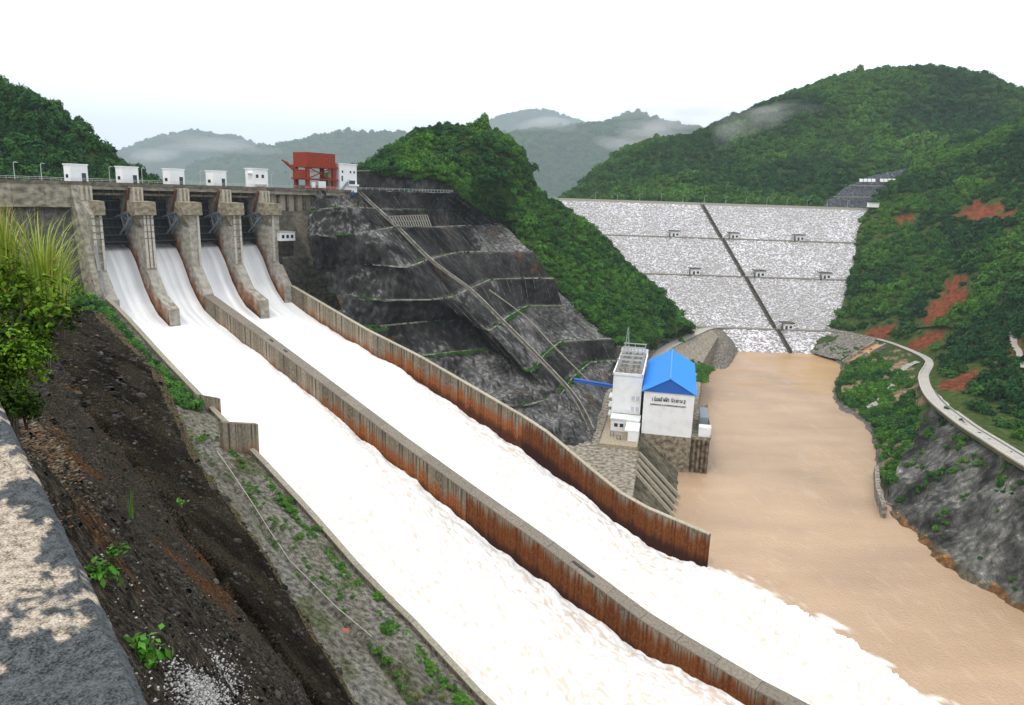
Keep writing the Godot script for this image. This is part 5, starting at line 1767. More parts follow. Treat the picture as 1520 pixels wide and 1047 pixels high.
func build_powerhouse() -> void:
	var E_ := func(a: Array) -> Vector3: return at_elev(a[0], a[1], a[2])
	# terrace under the buildings
	var poly := PackedVector2Array()
	for q in [[790, 640], [905, 555], [925, 528], [948, 510], [1000, 498], [1052, 484], [1066, 500], [1045, 535], [1040, 575], [1030, 640], [952, 650], [946, 692], [938, 744], [860, 690]]:
		var p := at_elev(q[0], q[1], -83.2)
		poly.append(Vector2(p.x, p.z))
	var tb := MB.new()
	tb.prism(poly, Vector3(0, -104, 0), Vector3.RIGHT, Vector3.BACK, Vector3(0, 20.8, 0), Color(0.8, 0.77, 0.7))
	struct(tb, "terrace", M.concrete)
	var yard := thing("yard", "dusty tan concrete yard left of the powerhouse", "yard")
	pbox(yard, "slab", M.road, -13.5, -83.3, -16.0, 13.0, 1.3, 62.0, Color(0.85, 0.76, 0.6))
	for i in 18: pbox(yard, "fence_post", M.dark, -13.5, -82.0, -15.0 + i * 3.4, 0.12, 1.3, 0.12)
	pbox(yard, "fence_rail", M.dark, -13.5, -80.8, -15.0, 0.1, 0.12, 58.0)
	for q in [[-10.5, 12.0], [-11.2, 18.0], [-10.0, 24.0], [-11.0, 30.0], [-10.6, -6.0], [-8.0, -9.5]]:
		var o := thing("steel_frame", "small dark equipment frame standing on the tan yard", "equipment", ph(q[0], -82.0, q[1]), "equipment on the powerhouse yard")
		var b := MB.new()
		for x in [0.0, 1.2]:
			for z in [0.0, 1.2]: b.tube(Vector3(x, 0, z), Vector3(x, 1.5, z), 0.08, 0.08, 4)
		put(b, "legs", M.steel, o)
		var t := MB.new()
		t.box3(Vector3(-0.1, 1.5, -0.1), Vector3(1.4, 0, 0), Vector3(0, 0.25, 0), Vector3(0, 0, 1.4))
		put(t, "tray", M.steel, o)
	# main hall
	var h := thing("powerhouse", "white powerhouse hall with a bright blue gable roof beside the river", "building")
	var w := MB.new()
	w.prism(PackedVector2Array([Vector2(0, -82), Vector2(17.5, -82), Vector2(17.5, -66.2), Vector2(8.75, -61.6), Vector2(0, -66.2)]), ph(0, 0, 0), pe, Vector3.UP, pz * 50.0)
	put(w, "wall", M.offwhite, h)
	pbox(h, "base", M.concrete, -0.1, -97.0, -0.15, 17.7, 15.0, 49.0, Color(0.78, 0.72, 0.6))
	var gb := MB.new()
	gb.prism(PackedVector2Array([Vector2(-0.5, -66.3), Vector2(18.0, -66.3), Vector2(8.75, -61.4)]), ph(0, 0, -0.35), pe, Vector3.UP, pz * 0.34)
	put(gb, "gable_panel", M.blue_deep, h)
	for s in 2:
		var rf := MB.new()
		var e0 := ph(-0.8 if s == 0 else 18.3, -66.6, -0.7)
		var r0 := ph(8.75, -61.2, -0.7)
		var up := Vector3(0, 0.25, 0)
		# corrugated sheets, one quad band per rib
		var n := 52
		for i in n:
			var za := i * 1.0
			var zb := za + 0.85
			var a0 := e0 + pz * za
			var a1 := e0 + pz * zb
			var b0 := r0 + pz * za
			var b1 := r0 + pz * zb
			rf.quad(a0 + up, a1 + up, b1 + up, b0 + up)
			rf.quad(a1 + up, e0 + pz * (za + 1.0) + up * 1.6, r0 + pz * (za + 1.0) + up * 1.6, b1 + up)
		rf.quad(e0, r0, r0 + up, e0 + up)
		rf.quad(e0, e0 + up, e0 + up + pz * n, e0 + pz * n)
		put(rf, "roof", M.blue, h)
	var rc := MB.new()
	rc.bar(ph(8.75, -60.85, -0.7), ph(8.75, -60.85, 51.5), 0.5, 0.2)
	put(rc, "ridge_cap", M.blue, h)
	for i in 6: pbox(h, "window", M.glass, 17.5, -72.0, 5.0 + i * 7.2, 0.06, 2.4, 3.2)
	# lettering on the gable wall
	lao_sign(h)
	# tall switchgear building with a yard of steel frames on its roof
	var t := thing("switchgear_building", "tall white block with a roof yard of steel frames, left of the blue-roofed hall", "building")
	pbox(t, "wall", M.offwhite, -11.6, -83.0, 6.5, 10.4, 20.5, 38.0)
	pbox(t, "parapet", M.offwhite, -11.9, -62.9, 6.2, 11.0, 0.9, 0.5)
	pbox(t, "parapet", M.offwhite, -11.9, -62.9, 44.2, 11.0, 2.6, 0.5)
	pbox(t, "parapet", M.offwhite, -1.4, -62.9, 6.2, 0.5, 0.9, 38.0)
	pbox(t, "parapet", M.offwhite, -11.9, -62.9, 6.2, 0.5, 0.9, 38.0)
	pbox(t, "roof_deck", M.concrete, -11.4, -62.5, 6.6, 9.9, 0.3, 37.5, Color(0.7, 0.68, 0.64))
	for i in 3:
		for j in 2:
			var wn := pbox(t, "window", M.paneblue, -4.6 + j * 1.7 - 0.0, -80.0 + i * 4.0, 6.44, 1.2, 1.6, 0.06, Color(3, 3, 3))
			pbox(wn, "sill", M.offwhite, -4.7 + j * 1.7, -80.2 + i * 4.0, 6.3, 1.4, 0.15, 0.2)
	for i in 3: pbox(t, "side_balcony", M.offwhite, -13.0, -79.0 + i * 3.4, 8.0, 1.35, 0.5, 6.0)
	for i in 5:
		var z := 9.0 + i * 8.0
		var fr := thing("busbar_frame", "galvanised portal frame with insulators on the switchgear roof", "steel frame", ph(-10.4, -62.2, z), "portal frames on the switchgear roof")
		var b := MB.new()
		for x in [0.0, 4.2, 8.4]: b.tube(pe * x, pe * x + Vector3(0, 4.6, 0), 0.16, 0.12, 5)
		put(b, "posts", M.galv, fr)
		var bm := MB.new()
		bm.bar(Vector3(0, 4.6, 0) - pe * 0.4, pe * 8.8 + Vector3(0, 4.6, 0), 0.3, 0.35)
		bm.bar(Vector3(0, 3.2, 0), pe * 8.4 + Vector3(0, 3.2, 0), 0.15, 0.15)
		put(bm, "beam", M.galv, fr)
		for x in [1.0, 2.6, 5.4, 7.2]:
			var s := MB.new()
			s.tube(pe * x + Vector3(0, 0.3, 0) + pz * 1.5, pe * x + Vector3(0, 2.2, 0) + pz * 1.5, 0.16, 0.10, 6)
			s.box3(pe * (x - 0.3) + pz * 1.2, pe * 0.6, Vector3(0, 0.9, 0), pz * 0.6)
			put(s, "insulator", M.steel, fr)
	var ms := thing("lattice_mast", "slim steel lattice mast at the back of the switchgear roof", "mast", ph(-9.5, -62.2, 42.0))
	var mb := MB.new()
	for q in [[-1, -1], [1, -1], [1, 1], [-1, 1]]: mb.tube(Vector3(q[0] * 0.9, 0, q[1] * 0.9), Vector3(q[0] * 0.15, 11.0, q[1] * 0.15), 0.09, 0.06, 4)
	for i in 6:
		var f0 := i / 6.0
		var f1 := (i + 1) / 6.0
		var a := lerpf(0.9, 0.15, f0)
		var b2 := lerpf(0.9, 0.15, f1)
		for s in [[-1, 1], [1, -1]]:
			mb.tube(Vector3(s[0] * a, f0 * 11.0, a), Vector3(s[1] * b2, f1 * 11.0, b2), 0.05, 0.05, 4)
			mb.tube(Vector3(a, f0 * 11.0, s[0] * a), Vector3(b2, f1 * 11.0, s[1] * b2), 0.05, 0.05, 4)
	put(mb, "lattice", M.galv, ms)
	# low wing in front of the tall block
	var lw := thing("office_wing", "low white flat-roofed wing with a row of windows in front of the tall block", "building")
	pbox(lw, "wall", M.offwhite, -11.0, -83.0, -0.5, 10.0, 5.4, 6.8)
	pbox(lw, "roof", M.offwhite, -11.3, -77.6, -0.9, 10.6, 0.4, 7.3, Color(0.95, 0.95, 0.95))
	pbox(lw, "eave", M.dark, -11.0, -77.75, 5.6, 10.2, 0.6, 0.6)
	for i in 3: pbox(lw, "window", M.glass, -9.8 + i * 2.0, -80.4, -0.56, 1.3, 1.3, 0.06)
	var pr := pbox(lw, "projecting_wing", M.offwhite, -4.2, -83.0, -10.5, 3.6, 4.6, 10.0)
	pbox(pr, "door", M.dark, -4.26, -82.0, -4.0, 0.06, 3.0, 3.0)
	pbox(pr, "door", M.dark, -4.26, -82.0, -8.4, 0.06, 3.0, 2.4)
	pbox(pr, "canopy", M.offwhite, -5.4, -78.4, -10.6, 4.9, 0.25, 10.2)
	# draft tube deck on the river side
	var dt := thing("intake_deck", "concrete gate deck on dark piers at the river side of the hall", "deck")
	pbox(dt, "deck", M.concrete, 17.7, -82.6, 0.5, 6.6, 1.0, 44.0, Color(0.75, 0.7, 0.6))
	for i in 6:
		pbox(dt, "pier", M.concrete, 17.8, -97.0, 0.8 + i * 8.4, 6.2, 14.4, 1.6, Color(0.34, 0.28, 0.22))
	pbox(dt, "back_wall", M.concrete, 17.75, -97.0, 2.0, 0.8, 14.4, 42.0, Color(0.5, 0.45, 0.38))
	for i in 4: pbox(dt, "gate_guide", M.concrete, 18.6 + i * 1.5, -97.0, 0.35, 0.7, 14.4, 0.45, Color(0.6, 0.5, 0.4))
	pbox(dt, "control_box", M.offwhite, 20.0, -81.6, 1.5, 4.2, 3.4, 4.0)
	pbox(dt, "gate_hoist", M.steel, 20.4, -81.6, 8.0, 3.0, 5.2, 14.0)
	pbox(dt, "railing", M.dark, 24.2, -81.6, 0.6, 0.08, 1.1, 43.0)
	# ribbed revetment from the yard down to the tailwater
	var g := loft([[[951, 646, -82.2], [949, 668, -82.6], [944, 694, -83.2], [930, 745, -86.5]].map(E_), [[1011, 700, -96], [1011, 712, -96], [1010, 740, -96], [1001, 771, -96]].map(E_)], 60, 30, false)
	rough_up(g, fbm(951, 0.3, 3), 0.4)
	var f := fbm(952, 0.1, 3)
	struct(grid_mesh(g, func(q: Vector3, _n, _u, _v) -> Color: return Color(0.34, 0.33, 0.27) * (1.0 + 0.9 * f.get_noise_3dv(q))), "revetment", M.concrete)
	var rv := thing("revetment_ribs", "pale concrete ribs along the sloping bank below the yard", "kerbs")
	for k in 4:
		var b := MB.new()
		var r0 := at_elev(942.0 + 2.2 * k, 702.0 - 9.0 * k, -83.0)
		var r1 := at_elev(1001.0 + 2.6 * k, 770.0 - 10.0 * k, -95.0)
		b.bar(r0 + Vector3(0, 0.6, 0), r1 + Vector3(0, 0.6, 0), 0.5, 0.9, Color(0.8, 0.77, 0.68))
		put(b, "rib", M.pale, rv)
	# blue pipe bridge from the rock to the block
	var pb := thing("pipe_bridge", "long dark blue pipe bridge from the rock slope to the white block", "pipe")
	var p0 := at_depth(852, 563, 268)
	var p1 := ph(-11.6, -69.0, 14.0)
	var tu := MB.new()
	tu.tube(p0, p1, 0.5, 0.5, 10)
	put(tu, "pipe", M.blue_deep, pb)
	var gd := MB.new()
	gd.bar(p0 + Vector3(0, -0.9, 0), p1 + Vector3(0, -0.9, 0), 0.5, 0.5)
	put(gd, "girder", M.blue_deep, pb)
	# access road behind the hall
	var rp := [[972, 536, -82.7], [985, 520, -82.7], [1003, 509, -82.7], [1030, 496, -82.7], [1052, 487, -82.6], [1075, 486, -82.6]].map(E_)
	var rl := smooth_line(rp, 40)
	var rb := MB.new()
	for i in 40:
		var s := Vector3.UP.cross(rl[i + 1] - rl[i]).normalized() * 3.0
		rb.quad(rl[i] + s, rl[i] - s, rl[i + 1] - s, rl[i + 1] + s)
	struct(rb, "access_road", M.road)
	# shrubs on the terrace and beside the shore
	var xf := []
	var cols := []
	for q in [[1042, 556, 10], [1040, 566, 8], [1034, 545, 10], [1000, 503, 16], [975, 515, 14], [955, 512, 16], [940, 515, 14], [1048, 552, 8]]:
		for i in 16:
			var p := at_elev(q[0] + rng.randf_range(-1, 1) * q[2], q[1] + rng.randf_range(-0.5, 0.5) * q[2], -84.0)
			var r := rng.randf_range(0.9, 2.4)
			xf.append(Transform3D(Basis(Vector3.UP, rng.randf() * TAU).scaled(Vector3(r, r, r)), p))
			cols.append(green(rng.randf_range(0.3, 1.0)))
	tag(scatter(crowns[2], xf, cols, "shore_shrubs", M.leaf), "green shrubs on the shore behind the blue-roofed hall", "shrubs")

# strokes of the hall's name, first in Lao letters, then in capitals
func lao_sign(h: Node3D) -> void:
	var glyph := {
		"e": [[[0.35, 0.2], [0.2, 0.05], [0.1, 0.2], [0.25, 0.3], [0.3, 1.0]]],
		"kh": [[[0.1, 0.85], [0.25, 1.0], [0.3, 0.8], [0.15, 0.6], [0.2, 0.05], [0.75, 0.05], [0.8, 1.0]]],
		"o": [[[0.25, 0.85], [0.6, 1.0], [0.85, 0.7], [0.8, 0.15], [0.4, 0.0], [0.15, 0.2], [0.2, 0.45], [0.5, 0.4]]],
		"n": [[[0.1, 0.9], [0.25, 1.0], [0.3, 0.1], [0.55, 0.35], [0.8, 0.05], [0.85, 0.5], [0.8, 1.0]]],
		"ai": [[[0.5, 0.1], [0.25, 0.05], [0.35, 0.9], [0.1, 1.25], [0.45, 1.4], [0.5, 1.15]]],
		"f": [[[0.1, 0.9], [0.2, 1.0], [0.25, 0.05], [0.5, 0.6], [0.75, 0.05], [0.8, 1.3]]],
		"a": [[[0.1, 0.85], [0.35, 1.0], [0.5, 0.75], [0.45, 0.0]]],
		"k": [[[0.2, 0.0], [0.15, 0.6], [0.4, 1.0], [0.75, 0.9], [0.85, 0.0]], [[0.15, 0.45], [0.45, 0.5], [0.45, 0.2]]],
		"2": [[[0.1, 0.75], [0.35, 1.0], [0.7, 0.9], [0.7, 0.6], [0.1, 0.0], [0.8, 0.0]]],
		"mk": [[[0.3, 1.25], [0.5, 1.4], [0.6, 1.2]]],
	}
	var o := Node3D.new()
	o.name = "lettering"
	h.add_child(o)
	var x := 2.9
	var sc := 1.15
	for ch in ["e", "kh", "mk", "o", "n", "ai", "f", "f", "mk", "a", " ", "n", "mk", "a", "k", "a", "n", " ", "2"]:
		if ch == " ":
			x += 0.4
			continue
		var b := MB.new()
		var back := 0.75 if ch == "mk" else 0.0
		for line in glyph[ch]:
			for i in line.size() - 1:
				b.bar(ph(x - back * sc + line[i][0] * sc * 0.7, -69.6 + line[i][1] * sc, -0.12), ph(x - back * sc + line[i + 1][0] * sc * 0.7, -69.6 + line[i + 1][1] * sc, -0.12), 0.08, 0.2)
		put(b, "letter", M.dark, o)
		if ch != "mk": x += 0.68 * sc
	var tm := TextMesh.new()
	var font := SystemFont.new()
	font.font_names = PackedStringArray(["Droid Sans"])
	font.font_weight = 700
	tm.font = font
	tm.font_size = 64
	tm.pixel_size = 0.0118
	tm.depth = 0.08
	tm.text = "NAMKHAN 2 HYDROPOWER PLANT"
	var t := put(tm, "letters", M.dark, o)
	t.transform = Transform3D(Basis(pe, Vector3.UP, -pz), ph(8.6, -70.9, -0.12))

# ---------------------------------------------------------------- foreground
func shrub_mesh(leaves: int, w: float, h: float, size: float) -> ArrayMesh:
	var b := MB.new()
	var tips := []
	for i in 26:
		var d := rand_dir()
		var r := pow(rng.randf(), 0.5)
		tips.append([Vector3(d.x * w * r, h * (0.5 + 0.5 * d.y * r) + rng.randf_range(-0.05, 0.18) * h, d.z * w * r), rng.randf_range(0.10, 0.26) * w * 2.0, rng.randf_range(0.7, 1.25)])
	for i in leaves:
		var t: Array = tips[rng.randi() % 26]
		var d := rand_dir()
		var p: Vector3 = t[0] + d * t[1] * pow(rng.randf(), 0.5)
		var nn := (Vector3(0, 0.8, 0) + d * 0.6 + rand_dir() * 0.7).normalized()
		var q: float = t[2] * rng.randf_range(0.65, 1.3)
		leaf(b, p, nn.cross(rand_dir()).normalized(), nn, size * rng.randf_range(0.6, 1.5), size * rng.randf_range(0.4, 0.75), Color(q * rng.randf_range(0.8, 1.25), q, q * 0.85) * 0.6)
	return b.mesh()

func stems_mesh(n: int, w: float, h: float, r: float) -> ArrayMesh:
	var b := MB.new()
	for i in n:
		var a := rng.randf() * TAU
		var tip := Vector3(cos(a) * w * rng.randf_range(0.2, 0.8), h * rng.randf_range(0.6, 0.95), sin(a) * w * rng.randf_range(0.2, 0.8))
		var midp := tip * 0.5 + Vector3(rng.randf_range(-0.05, 0.05), 0.05, rng.randf_range(-0.05, 0.05))
		b.tube(Vector3(rng.randf_range(-0.04, 0.04), -0.2, rng.randf_range(-0.04, 0.04)), midp, r, r * 0.7, 5)
		b.tube(midp, tip, r * 0.7, r * 0.3, 5)
	return b.mesh()

func on_dark(px: float, py: float) -> Vector3:
	# first meeting of a pixel's ray with the dark slope (ruled from the parapet foot to its edge)
	var v := ray(px, py)
	var t := 1.5
	while t < 150.0:
		var p := Vector3(0, EYE, 0) + v * t
		var l := l_of(p)
		var w := (lat_of(p) - foot_lat(l)) / (edge_lat(l) - foot_lat(l))
		if w > 0.0 and p.y < lerpf(-2.5, -24.0, w): return p
		t += 0.02 + 0.008 * t
	return Vector3(0, EYE, 0) + v * 8.0

# patches of dark lichen and dirt: ragged along the edges, broken on the top
func weathered(n: float, u: float) -> Color:
	var edge := maxf(smoothstep(0.42, 0.2, u), smoothstep(0.70, 0.88, u))
	var d := smoothstep(0.06, 0.2, n + edge * 0.62 - 0.26)
	return Color(1.0, 0.90, 0.78).lerp(Color(0.20, 0.23, 0.26), d)

func build_foreground() -> void:
	# parapet beside the viewpoint
	var pa := thing("parapet", "weathered patchy concrete parapet top beside the dark slope", "parapet")
	var o0 := at_elev(0, 590, -1.5)
	var o1 := at_elev(235, 1047, -1.5)
	var dir := (o1 - o0).normalized()
	var inn := Vector3.UP.cross(dir).normalized()
	if inn.dot(o0) > 0: inn = -inn
	if (o0 + inn).length() > o0.length() + 0.5: inn = inn
	var inward := -Vector3(-dir.z, 0, dir.x)
	if inward.dot(at_elev(0, 900, -1.5) - o0) < 0: inward = -inward
	var f := fbm(961, 1.2, 4)
	var f2 := fbm(962, 9.0, 3)
	var g := {"p": PackedVector3Array(), "nu": 150, "nv": 420}
	for j in 420:
		var s := lerpf(-4.0, 8.0, j / 419.0)
		for i in 150:
			var u := i / 149.0
			# outer face, rounded arris, top, inner arris, inner face
			var off: float
			var y: float
			if u < 0.15: off = 0.0; y = lerpf(-3.2, -1.56, u / 0.15)
			elif u < 0.2: off = lerpf(0.0, 0.05, (u - 0.15) / 0.05); y = lerpf(-1.56, -1.5, (u - 0.15) / 0.05)
			elif u < 0.85: off = lerpf(0.05, 0.86, (u - 0.2) / 0.65); y = -1.5
			else: off = lerpf(0.86, 0.95, (u - 0.85) / 0.15); y = lerpf(-1.5, -2.3, (u - 0.85) / 0.15)
			var q := o0 + dir * s + inward * off
			q.y = y
			var k := 0.012 if u > 0.15 and u < 0.85 else 0.008
			q.y += k * f.get_noise_2d(q.x * 2.0, q.z * 2.0) * 1.6 + 0.006 * f2.get_noise_3dv(q)
			q += inward * 0.014 * f.get_noise_3d(q.x * 2.0, y * 4.0, q.z * 2.0)
			g.p.append(q)
	put(grid_mesh(g, func(q: Vector3, _n, _u, _v) -> Color: return weathered(f.get_noise_2d(q.x * 0.75, q.z * 0.75) * 1.3 + f2.get_noise_3dv(q) * 0.55 + f2.get_noise_3d(q.x * 0.3, 5.0, q.z * 0.3) * 0.5, _u)), "coping", M.slab, pa)
	# footpath behind the parapet, where the viewer stands
	var fp := MB.new()
	var a0 := o0 - dir * 6.0 + inward * 0.9
	var a1 := o0 + dir * 10.0 + inward * 0.9
	a0.y = -2.0; a1.y = -2.0
	fp.quad(a0, a1, a1 + inward * 6.0, a0 + inward * 6.0, Color(0.5, 0.32, 0.2))
	struct(fp, "footpath", M.greybank)
	# leafy shrubs and tall grass at the parapet's far end
	var sh := shrub_mesh(1500, 0.46, 1.0, 0.062)
	var sh2 := shrub_mesh(1000, 0.36, 0.75, 0.068)
	var stem := stems_mesh(9, 0.35, 0.9, 0.012)
	var spots_ := [[18, 470, 8.6, 1.25, 0], [60, 470, 9.2, 1.05, 1], [-15, 530, 8.0, 1.2, 1], [28, 545, 8.0, 0.85, 0], [36, 600, 7.6, 0.42, 1], [85, 440, 10.5, 0.9, 0], [-20, 440, 9.0, 1.3, 0], [15, 590, 7.4, 0.7, 1], [60, 520, 8.6, 0.45, 0], [5, 500, 8.2, 1.0, 1]]
	var kinds := ["yellow-green leafy shrub beside the parapet's far end", "dark leafy shrub low beside the parapet's far end"]
	for q in spots_:
		var p := at_depth(q[0], q[1], q[2])
		var t := thing("shrub", kinds[q[4]], "shrub", p - Vector3(0, q[3] * 0.5, 0), "shrubs at the end of the parapet")
		t.rotation.y = rng.randf() * TAU
		t.scale = Vector3.ONE * q[3]
		var c := green(1.1 if q[4] == 0 else 0.5)
		var m := leafmat(0.5)
		m.albedo_color = (c * (0.8 if q[4] == 0 else 0.45) * Color(1.3, 1.0, 0.55)).linear_to_srgb()
		m.backlight_enabled = true
		m.backlight = Color(0.16, 0.22, 0.05)
		put(sh if q[4] == 0 else sh2, "foliage", m, t)
		put(stem, "stems", M.bark, t)
	var gm := flat(Color(0.48, 0.66, 0.10), 0.6)
	gm.vertex_color_use_as_albedo = true
	gm.backlight_enabled = true
	gm.backlight = Color(0.3, 0.4, 0.1)
	var gm2 := flat(Color(0.48, 0.43, 0.19), 0.7)
	gm2.vertex_color_use_as_albedo = true
	var tall := grass_mesh(130, 1.3, 0.6, 0.28, 0.017)
	var tall2 := grass_mesh(70, 1.6, 0.28, 0.1, 0.013)
	var gl := ["tall fresh grass clump arching over the leafy shrubs", "dry straw-coloured tall grass stalks behind the shrubs"]
	for q in [[62, 425, 9.4, 1.25, 0], [74, 440, 9.6, 1.1, 0], [6, 380, 9.0, 0.9, 0], [35, 440, 9.2, 0.7, 0], [55, 430, 10.2, 0.95, 1], [5, 420, 9.0, 1.0, 1], [75, 445, 10.0, 0.7, 0], [95, 460, 10.8, 0.6, 1], [20, 440, 9.6, 0.8, 1]]:
		var p := at_depth(q[0], q[1], q[2])
		var t := thing("tall_grass", gl[q[4]], "grass", p - Vector3(0, 0.15, 0), "tall grass at the end of the parapet")
		t.rotation.y = rng.randf() * TAU
		t.scale = Vector3.ONE * q[3]
		put(tall if q[4] == 0 else tall2, "blades", gm if q[4] == 0 else gm2, t)
	# small plants on the dark slope
	var fern := shrub_mesh(90, 0.11, 0.14, 0.05)
	var fm := leafmat(0.5)
	fm.albedo_color = Color(0.14, 0.42, 0.05).linear_to_srgb()
	var i_ := 0
	for q in [[222, 985, 1.0, "bright fern sprouting at the parapet's foot near the gravel"], [152, 860, 0.8, "small green seedling at the parapet's foot"], [195, 770, 1.1, "single upright grass tuft on the dark slope"], [165, 830, 0.5, "tiny green sprout beside the parapet"], [265, 755, 1.2, "small green plant by the ditch of the dark slope"]]:
		var p := on_dark(q[0], q[1])
		var t := thing("small_plant", q[3], "plant", p, "small plants on the dark slope")
		var sc: float = q[2] * clampf(p.length() / 4.0, 0.8, 3.0)
		t.scale = Vector3.ONE * sc
		t.rotation.y = i_ * 1.3
		i_ += 1
		put(fern if i_ != 3 else grass_mesh(14, 0.4, 0.06, 0.05, 0.012), "foliage", fm, t)
	# pile of pale crushed stone and scattered chips
	var xf := []
	var cols := []
	for i in 2300:
		var px := 305.0 + rng.randfn(0, 26.0)
		var py := 1025.0 + rng.randfn(0, 26.0)
		if i > 1950:
			px = rng.randf_range(150, 480)
			py = rng.randf_range(680, 1047)
		var p := on_dark(px, py)
		if lat_of(p) < foot_lat(l_of(p)) + 0.12: continue
		var r := rng.randf_range(0.004, 0.012) * clampf(p.length() / 5.0, 0.6, 2.2)
		xf.append(Transform3D((Basis(Vector3.UP, rng.randf() * TAU) * Basis(Vector3.RIGHT, rng.randf() * TAU)).scaled(Vector3(r, r * 0.7, r)), p + Vector3(0, 0.02 + rng.randf() * (0.05 if i < 1950 else 0.0), 0)))
		var s := rng.randf_range(0.25, 0.7)
		cols.append(Color(s, s * 0.97, s * 0.92))
	tag(scatter(rocks[0], xf, cols, "crushed_stone", M.leaf), "pale crushed stone heaped and strewn on the dark slope", "gravel")
	for kind in 2:
		xf = []
		cols = []
		for p in spots(M.darkgrid, 60000, func(q: Vector3, _u, _v) -> bool: return q.length() < 26.0 and q.z < 1.0):
			if xf.size() > 14000: break
			var d: float = p.length()
			var r := rng.randf_range(0.008, 0.03) * clampf(d / 6.0, 0.6, 2.5) * (2.0 if rng.randf() < 0.04 else 1.0)
			xf.append(Transform3D((Basis(Vector3.UP, rng.randf() * TAU) * Basis(Vector3.RIGHT, rng.randf() * TAU)).scaled(Vector3(r, r * 0.7, r)), p))
			var s := rng.randf_range(0.006, 0.07) * (1.8 if rng.randf() < 0.1 else 1.0)
			cols.append(Color(s, s * 0.9, s * 0.72))
		tag(scatter(rocks[kind + 1], xf, cols, "grit", M.leaf), "coarse dark grit covering the slope under the parapet", "grit")
	xf = []
	cols = []
	for p in spots(M.darkgrid, 9000, func(q: Vector3, _u, _v) -> bool: return q.length() > 16.0):
		var d: float = p.length()
		var r := rng.randf_range(0.03, 0.11) * clampf(d / 25.0, 0.6, 3.0) * (2.0 if rng.randf() < 0.05 else 1.0)
		xf.append(Transform3D((Basis(Vector3.UP, rng.randf() * TAU) * Basis(Vector3.RIGHT, rng.randf() * TAU)).scaled(Vector3(r, r * 0.6, r)), p))
		var s := rng.randf_range(0.006, 0.05) * (2.5 if rng.randf() < 0.07 else 1.0)
		cols.append(Color(s, s * 0.92, s * 0.76))
	tag(scatter(rocks[2], xf, cols, "clods", M.leaf), "dark clods and stones strewn over the upper dark slope", "clods")
	# leaf litter and brown debris near the shrubs
	xf = []
	cols = []
	for i in 2600:
		var p := on_dark(30.0 + absf(rng.randfn(0.0, 75.0)), 640.0 + rng.randfn(0.0, 55.0))
		if lat_of(p) < foot_lat(l_of(p)) + 0.1: continue
		var r := rng.randf_range(0.012, 0.04)
		xf.append(Transform3D((Basis(Vector3.UP, rng.randf() * TAU) * Basis(Vector3.RIGHT, rng.randf_range(-0.5, 0.5))).scaled(Vector3(r, r * 0.25, r * 1.6)), p + Vector3(0, 0.03, 0)))
		var s := rng.randf_range(0.5, 1.2)
		cols.append(Color(0.16, 0.085, 0.04) * s if rng.randf() < 0.6 else Color(0.2, 0.17, 0.11) * s)
	tag(scatter(rocks[1], xf, cols, "leaf_litter", M.leaf), "brown leaf litter and clods under the shrubs on the dark slope", "litter")
	# plants on the grey shelf along the chute
	var bank: Dictionary = M.bankgrid
	var tuft := grass_mesh(60, 1.5, 0.9, 0.3, 0.05)
	var gt := flat(Color(0.18, 0.31, 0.05), 0.6)
	gt.vertex_color_use_as_albedo = true
	var gt2 := flat(Color(0.32, 0.38, 0.08), 0.6)
	gt2.vertex_color_use_as_albedo = true
	var dens := fbm(971, 0.05, 3)
	var n := 0
	for q in [[262, 640, 1.7], [285, 650, 1.6], [232, 585, 1.6], [205, 570, 1.5], [180, 545, 1.4], [352, 685, 1.3], [375, 775, 1.3], [352, 770, 0.9], [405, 820, 0.9], [440, 860, 0.9], [395, 715, 1.2], [410, 735, 1.2], [430, 745, 1.1], [445, 800, 1.1], [470, 790, 1.2], [490, 815, 1.2], [510, 840, 1.3], [530, 870, 1.2], [560, 890, 1.3], [575, 940, 1.5], [585, 945, 1.4], [590, 915, 1.0], [300, 655, 1.2], [245, 555, 1.0], [640, 1030, 1.6], [620, 1040, 1.7], [600, 1045, 1.6], [655, 1040, 1.2], [575, 985, 1.0], [560, 970, 1.0], [665, 1010, 0.9], [320, 600, 1.0], [330, 640, 0.9], [150, 480, 2.0], [165, 500, 1.8], [135, 465, 2.0], [120, 450, 2.2], [110, 440, 2.0], [180, 520, 1.6], [190, 505, 1.3]]:
		var p := on_bank(q[0], q[1])
		var grass: bool = n % 5 < 2 or (q[1] > 1000 and q[0] < 670)
		var t := thing("bank_plant", "green grass tuft on the rough grey shelf beside the chute" if grass else "leafy bush on the rough grey shelf beside the chute", "plant", p, "plants on the shelf beside the chute")
		t.rotation.y = rng.randf() * TAU
		t.scale = Vector3.ONE * q[2] * (1.0 if not grass else 0.9)
		if grass: put(tuft, "blades", gt if n % 2 == 0 else gt2, t)
		else: put(crowns[n % 4], "foliage", tone_mat(green(rng.randf_range(0.5, 1.0))), t)
		n += 1
	xf = []
	cols = []
	for i in 2600:
		var l := rng.randf_range(24.0, 215.0)
		var u := 2.0 + absf(rng.randfn(0.0, 1.6)) + (rng.randf() * 12.0 if rng.randf() < 0.25 else 0.0)
		if dens.get_noise_2d(l, u * 3.0) < 0.02 and l > 60.0: continue
		var q := sp(left_lat(l) - 1.0 - u, l, bank_y(l, u))
		var r := rng.randf_range(0.25, 0.7)
		xf.append(Transform3D(Basis(Vector3.UP, rng.randf() * TAU).scaled(Vector3(r, r * 0.8, r)), q))
		cols.append(green(rng.randf_range(0.4, 1.1)))
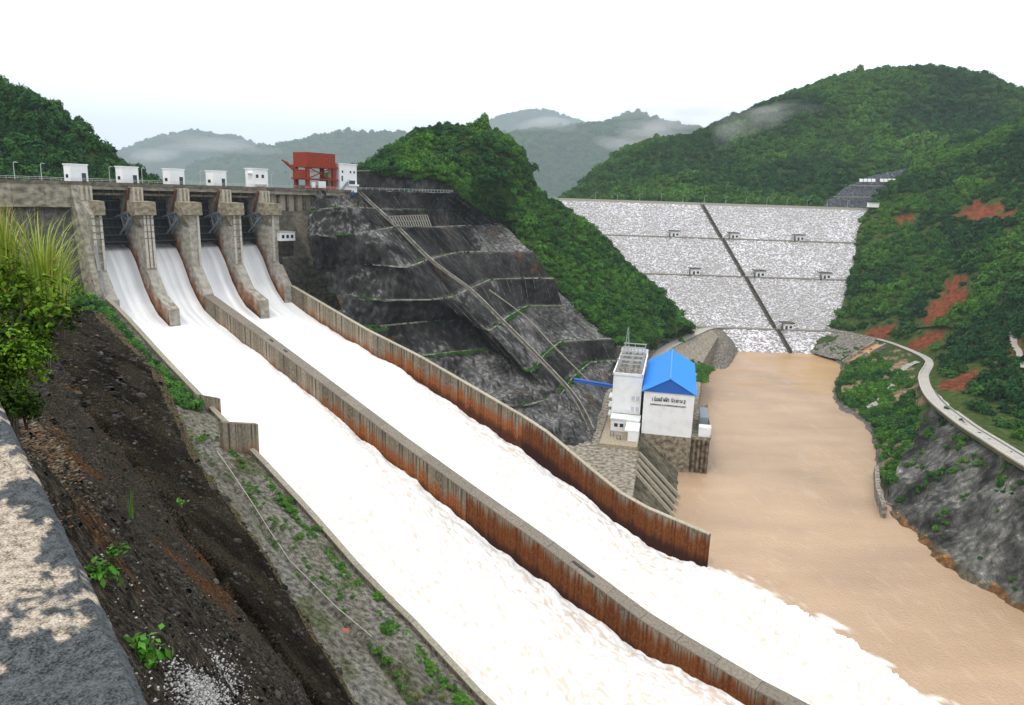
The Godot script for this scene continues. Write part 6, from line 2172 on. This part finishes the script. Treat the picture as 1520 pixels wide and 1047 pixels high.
	tag(scatter(crowns[3], xf, cols, "shelf_weeds", M.leaf), "low weeds in a strip along the chute's kerb wall", "weeds")
	# thicket at the foot of the dam's left wall
	xf = []
	cols = []
	for i in 700:
		var l := rng.randf_range(20.0, 95.0)
		var u := rng.randf_range(3.0, 34.0)
		var q := sp(left_lat(l) - 1.0 - u, l, bank_y(l, u) + 0.4)
		var r := rng.randf_range(0.9, 2.3)
		xf.append(Transform3D(Basis(Vector3.UP, rng.randf() * TAU).scaled(Vector3(r, r, r)), q))
		cols.append(green(rng.randf_range(0.1, 0.9)))
	tag(scatter(crowns[1], xf, cols, "thicket", M.leaf), "green thicket at the foot of the dam's left wall", "thicket")
	# hose laid along the shelf, and a bit of red plastic
	var hz := thing("hose", "thin grey hose lying along the grey shelf", "hose")
	var hb := MB.new()
	var prev := Vector3.ZERO
	for q in [[322, 672], [345, 705], [375, 750], [400, 790], [430, 835], [465, 870], [500, 905], [530, 930], [560, 955], [590, 990], [608, 1012]]:
		var p := on_bank(q[0], q[1]) + Vector3(0, 0.35, 0)
		if prev != Vector3.ZERO: hb.tube(prev, p, 0.10, 0.10, 6, Color(1, 1, 1))
		prev = p
	put(hb, "tube", M.pale, hz)
	var rp := on_bank(510, 938)
	var rb := thing("red_sheet", "crumpled red plastic sheet lying on the grey shelf", "litter", rp)
	var gs := {"p": PackedVector3Array(), "nu": 12, "nv": 12}
	for j in 12:
		for i in 12: gs.p.append(Vector3((i - 5.5) * 0.16, 0.35 + 0.3 * f.get_noise_2d(i * 0.9, j * 0.9), (j - 5.5) * 0.09))
	put(grid_mesh(gs, func(_p, _n, _u, _v) -> Color: return Color(1, 1, 1)), "sheet", flat(Color(0.55, 0.10, 0.06), 0.5), rb)

func on_bank(px: float, py: float) -> Vector3:
	var v := ray(px, py)
	var t := 30.0
	while t < 400.0:
		var p := Vector3(0, EYE, 0) + v * t
		var l := l_of(p)
		var u := left_lat(l) - 1.0 - lat_of(p)
		if p.y < bank_y(l, u): return p
		t += 0.2
	return Vector3(0, EYE, 0) + v * 120.0
